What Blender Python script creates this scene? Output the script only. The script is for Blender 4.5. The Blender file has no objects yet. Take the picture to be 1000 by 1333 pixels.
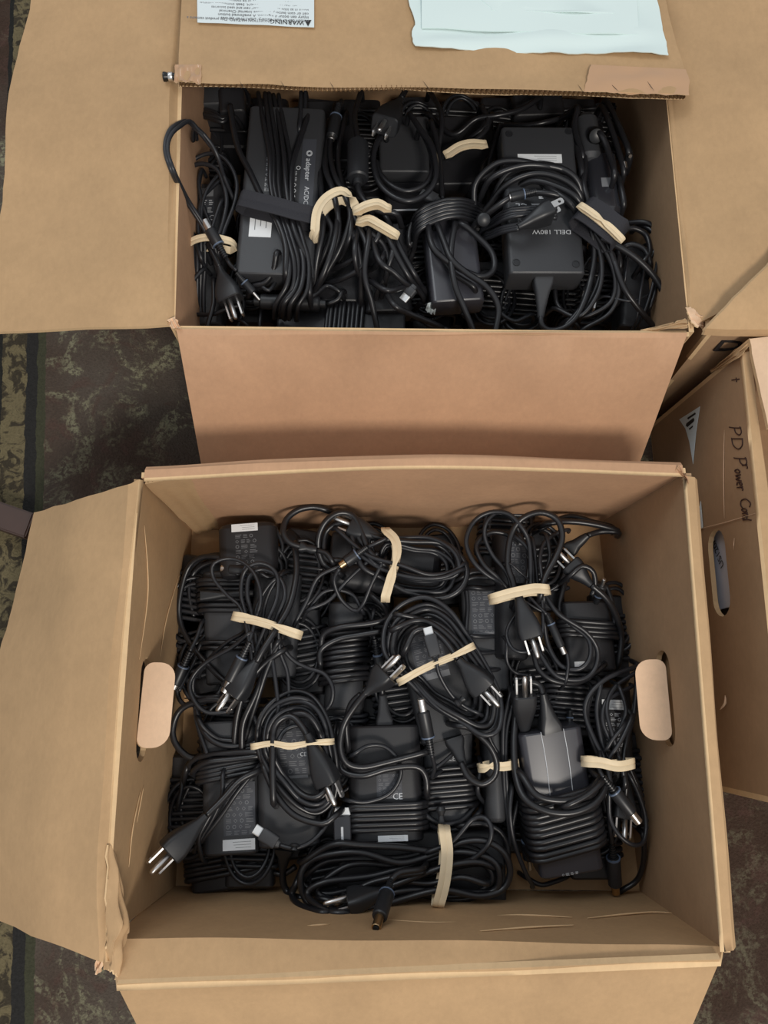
import bpy, bmesh, math, random
from mathutils import Vector, Matrix, Euler
S = bpy.context.scene
COL = S.collection
SKIP = {1, 2, 4, 7, 9, 11, 13, 17, 18, 19, 42, 43, 46, 47, 48, 49, 50, 51, 52, 53, 54, 55, 56, 57, 59, 60, 61, 62, 63, 65, 66, 67, 69, 70, 71, 83, 92, 94}   # copies nothing shows of
FN = [0]
random.seed(7)
# ------------------------------------------------------------------ camera
FPX = 1001.3
CAM = Vector((-.0381, -.0059, .7814))
EUL = Euler((.2431, -.0198, -.0026), 'XYZ')
RM = EUL.to_matrix()
cd = bpy.data.cameras.new('camera'); cam = bpy.data.objects.new('camera', cd); COL.objects.link(cam)
cam.location = CAM; cam.rotation_euler = EUL
cd.sensor_fit = 'HORIZONTAL'; cd.sensor_width = 36; cd.lens = 36*FPX/1000; cd.clip_start = .01
S.camera = cam
# ------------------------------------------------------------------ world, lights, exposure
w = bpy.data.worlds.new('world'); S.world = w; w.use_nodes = True
w.node_tree.nodes['Background'].inputs[0].default_value = (.92, .96, 1.0, 1)
w.node_tree.nodes['Background'].inputs[1].default_value = .50
def area(name, loc, target, size, power, color):
    l = bpy.data.lights.new(name, 'AREA'); l.shape = 'RECTANGLE'; l.size = size[0]; l.size_y = size[1]
    l.energy = power; l.color = color
    o = bpy.data.objects.new(name, l); COL.objects.link(o); o.location = loc
    o.rotation_euler = (Vector(target)-Vector(loc)).to_track_quat('-Z', 'Y').to_euler()
area('ceiling_lamp', (.55, -1.30, 2.15), (0, .15, .1), (.55, .4), 36, (1.0, .93, .84))
area('ceiling_panel', (-.9, 1.5, 2.4), (0, .2, .1), (1.2, .9), 13, (.90, .96, 1.0))
S.view_settings.view_transform = 'Standard'; S.view_settings.look = 'None'
S.view_settings.exposure = 0.0; S.view_settings.gamma = 1; S.view_settings.use_curve_mapping = False
# ------------------------------------------------------------------ helpers
def P(px, py, z):
    v = RM @ Vector(((px-500)/FPX, (666.5-py)/FPX, -1.0))
    return CAM + v*((z-CAM.z)/v.z)
def PX(px, py, x):      # hit a plane x = const
    v = RM @ Vector(((px-500)/FPX, (666.5-py)/FPX, -1.0))
    return CAM + v*((x-CAM.x)/v.x)
def parse(s): return [tuple(float(a) for a in q.split(',')) for q in s.split()]
def lin(c): return tuple(((x/255+.055)/1.055)**2.4 if x > 10 else x/255/12.92 for x in c)+(1,)
def mat(name, rgb, rough=.5, metal=0, spec=.5, coat=0, bump=0, bscale=400, var=0, vscale=30):
    m = bpy.data.materials.new(name); m.use_nodes = True; n = m.node_tree.nodes; L = m.node_tree.links
    b = n['Principled BSDF']; b.inputs['Base Color'].default_value = lin(rgb); b.inputs['Roughness'].default_value = rough
    b.inputs['Metallic'].default_value = metal; b.inputs['Specular IOR Level'].default_value = spec; b.inputs['Coat Weight'].default_value = coat
    tc = n.new('ShaderNodeTexCoord')
    if bump:
        t = n.new('ShaderNodeTexNoise'); t.inputs['Scale'].default_value = bscale; L.new(tc.outputs['Object'], t.inputs['Vector'])
        u = n.new('ShaderNodeBump'); u.inputs['Strength'].default_value = bump; u.inputs['Distance'].default_value = .001
        L.new(t.outputs['Fac'], u.inputs['Height']); L.new(u.outputs['Normal'], b.inputs['Normal'])
    if var:
        t = n.new('ShaderNodeTexNoise'); t.inputs['Scale'].default_value = vscale; t.inputs['Detail'].default_value = 6
        L.new(tc.outputs['Object'], t.inputs['Vector'])
        r = n.new('ShaderNodeMapRange'); r.inputs[1].default_value = .3; r.inputs[2].default_value = .7
        r.inputs[3].default_value = 1-var; r.inputs[4].default_value = 1+var; L.new(t.outputs['Fac'], r.inputs[0])
        v = n.new('ShaderNodeVectorMath'); v.operation = 'SCALE'; v.inputs[0].default_value = lin(rgb)[:3]
        L.new(r.outputs[0], v.inputs['Scale']); L.new(v.outputs[0], b.inputs['Base Color'])
    return m
def cardboard(name, rgb):
    m = bpy.data.materials.new(name); m.use_nodes = True; n = m.node_tree.nodes; L = m.node_tree.links
    b = n['Principled BSDF']; b.inputs['Roughness'].default_value = .78; b.inputs['Specular IOR Level'].default_value = .25
    tc = n.new('ShaderNodeTexCoord')
    def noise(sc, det, rough=.6, stretch=None):
        t = n.new('ShaderNodeTexNoise'); t.inputs['Scale'].default_value = sc; t.inputs['Detail'].default_value = det; t.inputs['Roughness'].default_value = rough
        if stretch:
            mp = n.new('ShaderNodeMapping'); mp.inputs['Scale'].default_value = stretch; L.new(tc.outputs['Object'], mp.inputs[0]); L.new(mp.outputs[0], t.inputs['Vector'])
        else: L.new(tc.outputs['Object'], t.inputs['Vector'])
        return t
    a = noise(9, 6); c = noise(220, 4, .7, (1, .6, 1)); d = noise(26, 7, .68)
    def rng(t, lo, hi):
        r = n.new('ShaderNodeMapRange'); r.inputs[1].default_value = .3; r.inputs[2].default_value = .7; r.inputs[3].default_value = lo; r.inputs[4].default_value = hi
        L.new(t.outputs['Fac'], r.inputs[0]); return r
    r1 = rng(a, .92, 1.08); r2 = rng(c, .955, 1.045); r3 = rng(d, .95, 1.05)
    mu = n.new('ShaderNodeMath'); mu.operation = 'MULTIPLY'; L.new(r1.outputs[0], mu.inputs[0]); L.new(r2.outputs[0], mu.inputs[1])
    mv = n.new('ShaderNodeMath'); mv.operation = 'MULTIPLY'; L.new(mu.outputs[0], mv.inputs[0]); L.new(r3.outputs[0], mv.inputs[1])
    v = n.new('ShaderNodeVectorMath'); v.operation = 'SCALE'; v.inputs[0].default_value = lin(rgb)[:3]
    L.new(mv.outputs[0], v.inputs['Scale']); L.new(v.outputs[0], b.inputs['Base Color'])
    u = n.new('ShaderNodeBump'); u.inputs['Strength'].default_value = .35; u.inputs['Distance'].default_value = .0012
    L.new(d.outputs['Fac'], u.inputs['Height']); L.new(u.outputs['Normal'], b.inputs['Normal'])
    return m
M = dict(
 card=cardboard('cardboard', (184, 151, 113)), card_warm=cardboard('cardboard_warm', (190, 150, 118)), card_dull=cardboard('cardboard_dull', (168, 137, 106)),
 card_raw_lit=cardboard('cardboard_fresh_lit', (226, 192, 160)), card_edge=cardboard('cardboard_edge', (216, 184, 142)), flute=cardboard('cardboard_flute', (120, 92, 62)),  # fresh tone for torn card, also light painted onto the hand-hole tabs
 tape=mat('clear_tape', (190, 152, 118), .22, spec=.5, bump=.3, bscale=60),
 plastic=mat('matte_black_plastic', (38, 38, 41), .40, spec=.5, bump=.15, bscale=1500),
 plastic_grey=mat('charcoal_plastic', (56, 57, 60), .42, spec=.5, bump=.15, bscale=1500),
 gloss=mat('glossy_black_plastic', (42, 43, 48), .16, spec=.6, coat=.3),
 silver=mat('film_wrapped_grey_plastic', (56, 56, 62), .32, spec=.5, coat=.2),
 cord=mat('black_rubber_cord', (31, 31, 34), .34, spec=.55), cord2=mat('worn_black_cord', (38, 39, 43), .36, spec=.5),
 rub=mat('black_strain_relief', (37, 38, 41), .40, spec=.5), metal=mat('nickel', (224, 222, 220), .34, 1), dark=mat('dark_hole', (6, 6, 6), .8),
 brass=mat('dull_brass', (190, 160, 120), .3, 1), ring=mat('grey_blue_ring', (96, 110, 132), .4), usb=mat('usb_shell', (235, 238, 240), .3, .6),
 band=mat('natural_rubber_band', (228, 208, 174), .5, spec=.4, var=.06, vscale=90), strap=mat('black_fabric_strap', (52, 52, 57), .75, spec=.3, bump=.5, bscale=900),
 white=mat('white_sticker', (235, 238, 240), .45), paper=mat('paper_label', (222, 232, 234), .5), ink=mat('grey_ink', (118, 120, 124), .6), ink2=mat('light_ink', (205, 208, 212), .6),
 black=mat('black_ink', (34, 30, 30), .7), print=mat('grey_label_panel', (68, 70, 76), .38, spec=.5),
 pouch=mat('white_plastic_pouch', (222, 238, 236), .28, spec=.5, bump=.5, bscale=22), pen=mat('brown_marker', (66, 40, 34), .7),
 wood=mat('dark_brown_wood', (66, 46, 38), .5, var=.15, vscale=25), liner=mat('pale_blue_sheet', (205, 212, 228), .5), blk=mat('black_knob', (16, 16, 17), .35))
def setp(o, label=None, cat=None, group=None, kind=None):
    if label: o['label'] = label
    if cat: o['category'] = cat
    if group: o['group'] = group
    if kind: o['kind'] = kind
    return o
def root(name, loc, label, cat, group=None):
    o = bpy.data.objects.new(name, None); COL.objects.link(o); o.location = loc; o.empty_display_size = .01
    return setp(o, label, cat, group)
def wloc(p):
    v = Vector((0, 0, 0))
    while p is not None: v += p.location; p = p.parent
    return v
def link(name, verts, faces, m, parent=None, smooth=False, angle=None, mi=None, loc=None):
    me = bpy.data.meshes.new(name)
    base = wloc(parent) if parent is not None else Vector(loc) if loc is not None else None
    if base is None:
        base = Vector((0, 0, 0))
        for v in verts: base += Vector(v)
        base /= max(1, len(verts))
    me.from_pydata([Vector(v)-base for v in verts], [], faces)
    ms = m if isinstance(m, (list, tuple)) else [m]
    for x in ms: me.materials.append(x)
    if mi: me.polygons.foreach_set('material_index', mi)
    if smooth or angle:
        me.polygons.foreach_set('use_smooth', [True]*len(me.polygons))
        if angle: me.set_sharp_from_angle(angle=math.radians(angle))
    me.update()
    o = bpy.data.objects.new(name, me); COL.objects.link(o)
    if parent is not None: o.parent = parent
    else: o.location = base
    return o
def fixn(o):
    bm = bmesh.new(); bm.from_mesh(o.data); bmesh.ops.recalc_face_normals(bm, faces=bm.faces); bm.to_mesh(o.data); bm.free(); return o
def catmull(pts, step=.004, closed=False):
    n = len(pts)
    if n < 3 and not closed:
        a, b = pts[0], pts[-1]; k = max(2, int((b-a).length/step)); return [a.lerp(b, i/k) for i in range(k+1)]
    out = []
    segs = n if closed else n-1
    for i in range(segs):
        if closed: p0, p1, p2, p3 = pts[(i-1) % n], pts[i], pts[(i+1) % n], pts[(i+2) % n]
        else: p0, p1, p2, p3 = pts[max(i-1, 0)], pts[i], pts[i+1], pts[min(i+2, n-1)]
        k = max(1, int(math.ceil((p2-p1).length/step)))
        for j in range(k):
            t = j/k; t2 = t*t; t3 = t2*t
            out.append(.5*((2*p1)+(p2-p0)*t+(2*p0-5*p1+4*p2-p3)*t2+(3*p1-p0-3*p2+p3)*t3))
    if not closed: out.append(pts[-1].copy())
    return out
class Tubes:
    def __init__(s): s.v = []; s.f = []
    def add(s, pts, r, sides=8, closed=False, flat=1.0):
        n = len(pts); 
        if n < 2: return
        base = len(s.v); prev = None
        for i, p in enumerate(pts):
            t = (pts[(i+1) % n]-pts[i-1]) if closed else (pts[min(i+1, n-1)]-pts[max(i-1, 0)])
            t = t.normalized() if t.length > 1e-9 else Vector((1, 0, 0))
            if prev is None:
                u = t.orthogonal().normalized() if abs(t.z) > .9 else t.cross(Vector((0, 0, 1))).normalized()
            else:
                u = prev-t*prev.dot(t); u = u.normalized() if u.length > 1e-6 else t.orthogonal().normalized()
            prev = u; w_ = t.cross(u)
            rr = r(i/(n-1)) if callable(r) else r
            for k in range(sides):
                a = 2*math.pi*k/sides; s.v.append(p+u*(math.cos(a)*rr*flat)+w_*(math.sin(a)*rr))
        for i in range(n if closed else n-1):
            j = (i+1) % n
            for k in range(sides):
                k2 = (k+1) % sides; s.f.append((base+i*sides+k, base+i*sides+k2, base+j*sides+k2, base+j*sides+k))
        if not closed:
            s.f.append(tuple(base+k for k in range(sides))[::-1]); s.f.append(tuple(base+(n-1)*sides+k for k in range(sides)))
    def build(s, name, m, parent): return link(name, s.v, s.f, m, parent, smooth=True)
def loft(name, m, parent, secs, smooth=30, frame=None):
    """secs: list of (x, halfwidth, halfheight, corner) rounded rects along local X of frame."""
    V = []; F = []; K = 4
    for (x, hw, hh, c) in secs:
        c = min(c, hw*.999, hh*.999)
        for qx, qy, a0 in ((1, 1, 0), (-1, 1, 90), (-1, -1, 180), (1, -1, 270)):
            for k in range(K+1):
                a = math.radians(a0+90*k/K); V.append(frame @ Vector((x, qx*(hw-c)+math.cos(a)*c, qy*(hh-c)+math.sin(a)*c)))
    n = 4*(K+1)
    for i in range(len(secs)-1):
        for k in range(n): F.append((i*n+k, i*n+(k+1) % n, (i+1)*n+(k+1) % n, (i+1)*n+k))
    F.append(tuple(range(n))[::-1]); F.append(tuple((len(secs)-1)*n+k for k in range(n)))
    return link(name, V, F, m, parent, angle=smooth)
def frame_ab(a, b, roll=0):
    x = (b-a).normalized(); y = Vector((0, 0, 1)).cross(x).normalized(); z = x.cross(y)
    m = Matrix((x, y, z)).transposed().to_4x4(); m.translation = a
    return m @ Matrix.Rotation(math.radians(roll), 4, 'X')
def quad_on(name, fr, x0, x1, y0, y1, m, parent, h=.0003):
    v = [fr @ Vector(q) for q in ((x0, y0, 0), (x1, y0, 0), (x1, y1, 0), (x0, y1, 0), (x0, y0, h), (x1, y0, h), (x1, y1, h), (x0, y1, h))]
    return link(name, v, [(4, 5, 6, 7), (0, 1, 5, 4), (1, 2, 6, 5), (2, 3, 7, 6), (3, 0, 4, 7)], m, parent)
def text_mesh(name, s, fr, size, m, parent, align='CENTER', ext=.00012, sx=1.0):
    c = bpy.data.curves.new('t', 'FONT'); c.body = s; c.size = size; c.align_x = align; c.align_y = 'CENTER'; c.extrude = ext; c.resolution_u = 2
    o = bpy.data.objects.new('t', c); COL.objects.link(o); bpy.context.view_layer.update()
    me = bpy.data.meshes.new_from_object(o.evaluated_get(bpy.context.evaluated_depsgraph_get()))
    bpy.data.objects.remove(o); bpy.data.curves.remove(c)
    b = wloc(parent); me.materials.clear(); me.materials.append(m)
    for v in me.vertices:
        q = v.co.copy(); q.x *= sx; v.co = fr @ q - b
    me.name = name; ob = bpy.data.objects.new(name, me); COL.objects.link(ob); ob.parent = parent
    return ob
# ------------------------------------------------------------------ charger builder
RNG = random.Random(3)
class Thing:
    def __init__(s, name, label, cat, at, group=None, seed=0):
        s.root = root(name, P(*at) if not isinstance(at, Vector) else at, label, cat, group); s.paths = []; s.raw = []; s.ends = []; s.r = random.Random(hash(label) % 999 if False else len(label)*7+seed)
    def pts(s, q, z, wob=.0022):
        q = parse(q) if isinstance(q, str) else q
        n = len(q); out = []; ph = s.r.random()*6
        for i, c in enumerate(q):
            if len(c) > 2: zz = c[2]
            elif isinstance(z, (tuple, list)):
                t = i/(n-1)*(len(z)-1); k = min(int(t), len(z)-2); zz = z[k]+(z[k+1]-z[k])*(t-k)
            else: zz = z
            zz += wob*math.sin(ph+i*1.3)
            if 1150 < c[1] < 1230: zz = max(zz, .172*(c[1]-1155)/67+.009)      # cords bank up against the near wall, not through it
            out.append(P(c[0], c[1], zz))
        return out
    def c(s, q, z, r=.0019, closed=False, wob=.0022):
        s.paths.append((s.pts(q, z, wob), r, closed))
    def many(s, q, z, offs, r=.0019):
        q = parse(q)
        for k, (dx, dy, dz) in enumerate(offs):
            j = [(x+dx+s.r.uniform(-1.5, 1.5), y+dy+s.r.uniform(-1.5, 1.5)) for x, y in q]
            zz = tuple(a+dz for a in z) if isinstance(z, tuple) else z+dz
            s.c(j, zz, r)
    def oval(s, q, z, scales, r=.0019, dz=-.003, jit=3, cen=None):
        q = parse(q); cx = sum(a for a, b in q)/len(q); cy = sum(b for a, b in q)/len(q)
        if cen: cx, cy = cen
        for k, sc in enumerate(scales):
            ox = s.r.uniform(-jit, jit); oy = s.r.uniform(-jit, jit)
            s.c([(cx+(x-cx)*sc+ox+s.r.uniform(-jit, jit)*.5, cy+(y-cy)*sc+oy+s.r.uniform(-jit, jit)*.5) for x, y in q], z+dz*k, r, True, .0035)
    def body(s, a, b, wpx, z, th=.028, m='plastic', cr=.006, z2=None, roll=0, name='body', ends=.0022):
        A = P(a[0], a[1], z); B = P(b[0], b[1], z if z2 is None else z2)
        d = (CAM-(A+B)/2).length*.985; W = wpx/FPX*d
        fr = frame_ab(A, B, roll); L = (B-A).length; h = th/2; e = ends
        f2 = fr @ Matrix.Translation((0, 0, -h))
        secs = [(0, W/2-e, h-e, cr), (e*.35, W/2-e*.35, h-e*.35, cr), (e, W/2, h, cr), (L-e, W/2, h, cr), (L-e*.35, W/2-e*.35, h-e*.35, cr), (L, W/2-e, h-e, cr)]
        o = loft(name, M[m], s.root, secs, 28, f2)
        # moulded seam round the waist of the case
        sv = Tubes(); ring = []
        for qx, qy in ((0, 1), (L, 1), (L, -1), (0, -1)): ring.append(f2 @ Vector((qx, qy*(W/2), 0)))
        s.fr, s.L, s.W, s.h, s.f2, s.cr = fr, L, W, h, f2, cr
        s.bodyobj = o
        return o
    def wind(s, x0, x1, n, r=.0024, pad=.0012, slant=.1, sag=0, layers=1):
        """cable wound round the body between fractions x0..x1 of its length."""
        hw = s.W/2+r+pad; hh = s.h+r+pad*.5; c = min(s.cr+r, hw*.9, hh*.9)
        per = []
        for qx, qy, a0 in ((1, 1, 0), (-1, 1, 90), (-1, -1, 180), (1, -1, 270)):
            for k in range(4):
                a = math.radians(a0+90*k/3); per.append((qx*(hw-c)+math.cos(a)*c, qy*(hh-c)+math.sin(a)*c))
        X0 = x0*s.L; X1 = x1*s.L
        for ly in range(layers):
            pts = []; tot = n*len(per); g = 1+ly*.0
            jit = [s.r.uniform(-.0009, .0009) for _ in range(n+2)]
            for i in range(tot):
                t = i/tot; y, z = per[i % len(per)]; k = i//len(per)
                y += (1 if y > 0 else -1)*(ly*r*1.6+abs(jit[k])); z += (1 if z > 0 else -1)*(ly*r*1.7+abs(jit[k+1])*.6)
                x = X0+(X1-X0)*t+jit[k]+slant*y+sag*(1-(y/hw)**2)*(1 if z > 0 else -1)
                pts.append(s.f2 @ Vector((x, y, z)))
            s.raw.append((catmull(pts, .006), r, False))
    def loc(s, u, v): return (u*s.L, v*s.W)      # u along, v across (-.5...5)
    def sticker(s, u0, u1, v0, v1, m='white', text=None, rot=0, size=.003, name='sticker'):
        o = quad_on(name, s.fr, u0*s.L, u1*s.L, v0*s.W, v1*s.W, M[m], s.bodyobj, .0003)
        if m in ('white',):
            tb = Tubes(); V = []; F = []
            du = (u1-u0)*s.L; dv = (v1-v0)*s.W; lw = min(abs(du), abs(dv))
            along_v = abs(dv) > abs(du)
            for k in range(3):
                f = .25+.25*k; a0, a1 = .12, .50+.2*s.r.random()
                x = lambda p, q: s.fr @ Vector((u0*s.L+du*p, v0*s.W+dv*q, .0004))
                t = .018
                if along_v: pts = [x(f-t, 1-a0), x(f+t, 1-a0), x(f+t, 1-a1), x(f-t, 1-a1)]
                else: pts = [x(a0, f-t), x(a1, f-t), x(a1, f+t), x(a0, f+t)]
                F.append(tuple(range(len(V), len(V)+4))); V += pts
            link('fine_print', V, F, M['ink'], s.bodyobj)
        return o
    def fineprint(s, u0, u1, v0, v1, rows=7, m='ink', panel=True, seed=1, lift=.0004):
        """regulatory print: rows of small symbols and lines on a panel."""
        if panel: quad_on('label_panel', s.fr, u0*s.L, u1*s.L, v0*s.W, v1*s.W, M['print'], s.bodyobj, .00025)
        V = []; F = []; r = random.Random(seed); U0, U1 = u0*s.L, u1*s.L; V0, V1 = v0*s.W, v1*s.W
        def rect(a, b, c, d):
            F.append(tuple(range(len(V), len(V)+4))); V.extend(s.fr @ Vector(q) for q in ((a, b, lift), (c, b, lift), (c, d, lift), (a, d, lift)))
        def ringq(cx, cy, R, t, n):
            for k in range(n):
                a, b = 2*math.pi*k/n, 2*math.pi*(k+1)/n
                F.append(tuple(range(len(V), len(V)+4)))
                for R_, q in ((R, a), (R, b), (R-t, b), (R-t, a)): V.append(s.fr @ Vector((cx+math.cos(q)*R_, cy+math.sin(q)*R_, lift)))
        dh = (U1-U0)/rows
        for i in range(rows):
            cu = U0+dh*(i+.5); y = V0+abs(V1-V0)*.06*(1 if V1 > V0 else -1)
            W_ = abs(V1-V0); pos = .07
            while pos < .86:
                kind = r.random(); sz = abs(dh)*.34
                if kind < .35:
                    ringq(cu, V0+(V1-V0)*pos+sz, sz, sz*.3, 10 if r.random() < .6 else 4); pos += (2*sz)/W_+.08
                else:
                    wd = r.uniform(.16, .34)
                    for j in range(3):
                        cc = cu+(j-1)*abs(dh)*.26; e = pos+wd*r.uniform(.6, 1)
                        rect(cc-abs(dh)*.05, V0+(V1-V0)*pos, cc+abs(dh)*.05, V0+(V1-V0)*min(e, .95))
                    pos += wd+.06
        link('fine_print', V, F, M[m], s.bodyobj)
    def text(s, t, u, v, size, rot=0, m='ink2', sx=1):
        fr = s.fr @ Matrix.Translation((u*s.L, v*s.W, .0005)) @ Matrix.Rotation(math.radians(rot), 4, 'Z')
        return text_mesh('lettering', t, fr, size, M[m], s.bodyobj, sx=sx)
    def plug(s, p0, p1, z, z1=None, roll=0, w=.024, h=.017, pr=.017, ribs=True, m='rub', brass=False, earth=1, face=.42):
        A = P(p0[0], p0[1], z); B = P(p1[0], p1[1], z if z1 is None else z1); s.ends += [A, B]; fr = frame_ab(A, B, roll); L = (B-A).length
        o = loft('plug', M[m], s.root, [(0, .0032, .0032, .003), (L*.18, .0042, .004, .0038), (L*.40, w*.33, h*.36, .005), (L*.62, w*.45, h*.46, .005), (L*.80, w*.5, h*.5, .004), (L-.001, w*.5, h*.5, .004), (L, w*.5-.001, h*.5-.001, .003)], 40, fr)
        mt = M['brass'] if brass else M['metal']
        for sy in (-1, 1):
            y = sy*.0063; zc = -.002
            # flat blade with a round hole near its tip
            t = .0008; hw = .0032; V = []; F = []; n = 10
            out = [(0, -hw), (0, hw), (pr-.0015, hw), (pr, hw-.0015), (pr, -hw+.0015), (pr-.0015, -hw)]
            cx = pr-.0042; hole = [(cx+.0015*math.cos(2*math.pi*k/n), .0015*math.sin(2*math.pi*k/n)) for k in range(n)]
            bm = bmesh.new()
            for side in (-t, t):
                vo = [bm.verts.new((x_, side, z_)) for x_, z_ in out]; vh = [bm.verts.new((x_, side, z_)) for x_, z_ in hole]
                es = [bm.edges.new((vo[k], vo[(k+1) % 6])) for k in range(6)]+[bm.edges.new((vh[k], vh[(k+1) % n])) for k in range(n)]
                bmesh.ops.triangle_fill(bm, edges=es, use_beauty=True)
                if side < 0: o1, h1 = vo, vh
            for k in range(6): bm.faces.new((o1[k], o1[(k+1) % 6], vo[(k+1) % 6], vo[k]))
            for k in range(n): bm.faces.new((h1[k], h1[(k+1) % n], vh[(k+1) % n], vh[k]))
            bmesh.ops.recalc_face_normals(bm, faces=bm.faces)
            f2 = fr @ Matrix.Translation((L, y, zc))
            bm.verts.ensure_lookup_table(); bm.verts.index_update()
            link('prong', [f2 @ v.co for v in bm.verts], [tuple(v.index for v in f.verts) for f in bm.faces], mt, o); bm.free()
        if earth:
            tb = Tubes(); f2 = fr @ Matrix.Translation((L, 0, .0048))
            tb.add([f2 @ Vector((x_, 0, 0)) for x_ in (0, pr*.9, pr+.001, pr+.0028, pr+.0034)], lambda t: .0023 if t < .7 else (.0017 if t < .9 else .0008), 10)
            tb.build('prong', mt, o)
        return o
    def lathe(s, name, m, parent, fr, prof, sides=14):
        tb = []; F = []
        for x, r in prof:
            for k in range(sides): a = 2*math.pi*k/sides; tb.append(fr @ Vector((x, math.cos(a)*r, math.sin(a)*r)))
        for i in range(len(prof)-1):
            for k in range(sides): F.append((i*sides+k, i*sides+(k+1) % sides, (i+1)*sides+(k+1) % sides, (i+1)*sides+k))
        F.append(tuple(range(sides))[::-1]); F.append(tuple((len(prof)-1)*sides+k for k in range(sides)))
        return link(name, tb, F, m, parent, angle=35)
    def barrel(s, p0, p1, z, z1=None, r=.0054, tip=.010, tr=.0037, ribs=.014, brass=False, black_end=False):
        """p0 cord end of the ribbed relief, p1 end of the plastic grip; the metal tip goes beyond."""
        A = P(p0[0], p0[1], z); B = P(p1[0], p1[1], z if z1 is None else z1); s.ends += [A, B]; fr = frame_ab(A, B); L = (B-A).length
        prof = [(0, .0022)]; nr = 6; rb = min(ribs, L*.42)
        for k in range(nr):
            x = rb*k/nr; q = .0026+.0010*k/nr; prof += [(x+.0001, q), (x+rb/nr*.55, q), (x+rb/nr*.6, q-.0007), (x+rb/nr*.97, q-.0007)]
        prof += [(rb, r*.78), (rb+.002, r), (L-.001, r), (L, r-.0008)]
        o = s.lathe('connector', M['rub'], s.root, fr, prof)
        s.lathe('collar', M['ring'], o, fr, [(rb+.0005, r*.9), (rb+.0006, r+.0003), (rb+.0018, r+.0003), (rb+.0019, r*.9)])
        s.lathe('tip', M['brass'] if brass else M['metal'], o, fr, [(L-.0005, tr), (L+tip-.0004, tr), (L+tip, tr-.0004), (L+tip, tr-.0011), (L+tip-.003, tr-.0012)])
        s.lathe('tip_bore', M['dark'], o, fr, [(L+tip-.0025, tr*.62), (L+tip+(.0015 if black_end else -.0008), tr*.62)])
        return o
    def usbc(s, p0, p1, z, z1=None, roll=0):
        A = P(p0[0], p0[1], z); B = P(p1[0], p1[1], z if z1 is None else z1); s.ends += [A, B]; fr = frame_ab(A, B, roll); L = (B-A).length
        o = loft('connector', M['plastic_grey'], s.root, [(0, .003, .0022, .002), (.003, .0038, .0026, .002), (.0035, .0056, .0032, .002), (L-.001, .0058, .0033, .002), (L, .0053, .0028, .002)], 30, fr)
        loft('tip', M['usb'], o, [(L-.0005, .0042, .0013, .0012), (L+.0066, .0042, .0013, .0012)], 30, fr)
        return o
    def cone(s, p0, p1, z, z1=None, w=.018, h=.013, m='rub', name='strain_relief'):
        A = P(p0[0], p0[1], z); B = P(p1[0], p1[1], z if z1 is None else z1); s.ends += [A, B]; fr = frame_ab(A, B); L = (B-A).length
        return loft(name, M[m], s.root, [(0, .0032, .0032, .003), (L*.25, .0044, .0042, .004), (L*.6, w*.36, h*.38, .004), (L*.85, w*.5, h*.5, .003), (L, w*.5, h*.5, .002)], 35, fr)
    def ferrite(s, p0, p1, z, z1=None, r=.0085):
        A = P(p0[0], p0[1], z); B = P(p1[0], p1[1], z if z1 is None else z1); s.ends += [A, B]; fr = frame_ab(A, B); L = (B-A).length
        return s.lathe('ferrite_core', M['rub'], s.root, fr, [(0, .003), (.001, .0045), (.006, .0045), (.0065, r*.85), (.008, r), (L-.008, r), (L-.0065, r*.85), (L-.006, .0045), (L-.001, .0045), (L, .003)], 18)
    def done(s, m='cord'):
        todo = list(s.raw)
        for pts, r, closed in s.paths:
            if not closed and len(pts) > 1:
                pts = [q.copy() for q in pts]
                for e in (0, -1):
                    a, b = (pts[0], pts[1]) if e == 0 else (pts[-1], pts[-2])
                    if s.ends and min((a-q).length for q in s.ends) < .012: continue
                    # a free end ducks under its neighbours
                    d = (a-b); d.z = 0; d = d.normalized() if d.length > 1e-6 else Vector((0, 0, 0))
                    k = min(.020, max(.004, a.z-.006)); x = [a+d*.005-Vector((0, 0, k*.35)), a+d*.008-Vector((0, 0, k))]
                    pts = x[::-1]+pts if e == 0 else pts+x
            todo.append((catmull(pts, .004, closed), r, closed))
        for pts, r, closed in todo:
            t = Tubes(); t.add(pts, r, 7, closed)
            if r >= .0024: t.build('power_cord', M[m], s.root)
            else: t.build('cable', M['cord2' if m == 'cord' else 'cord'], s.root)
BN = [0]
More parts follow.
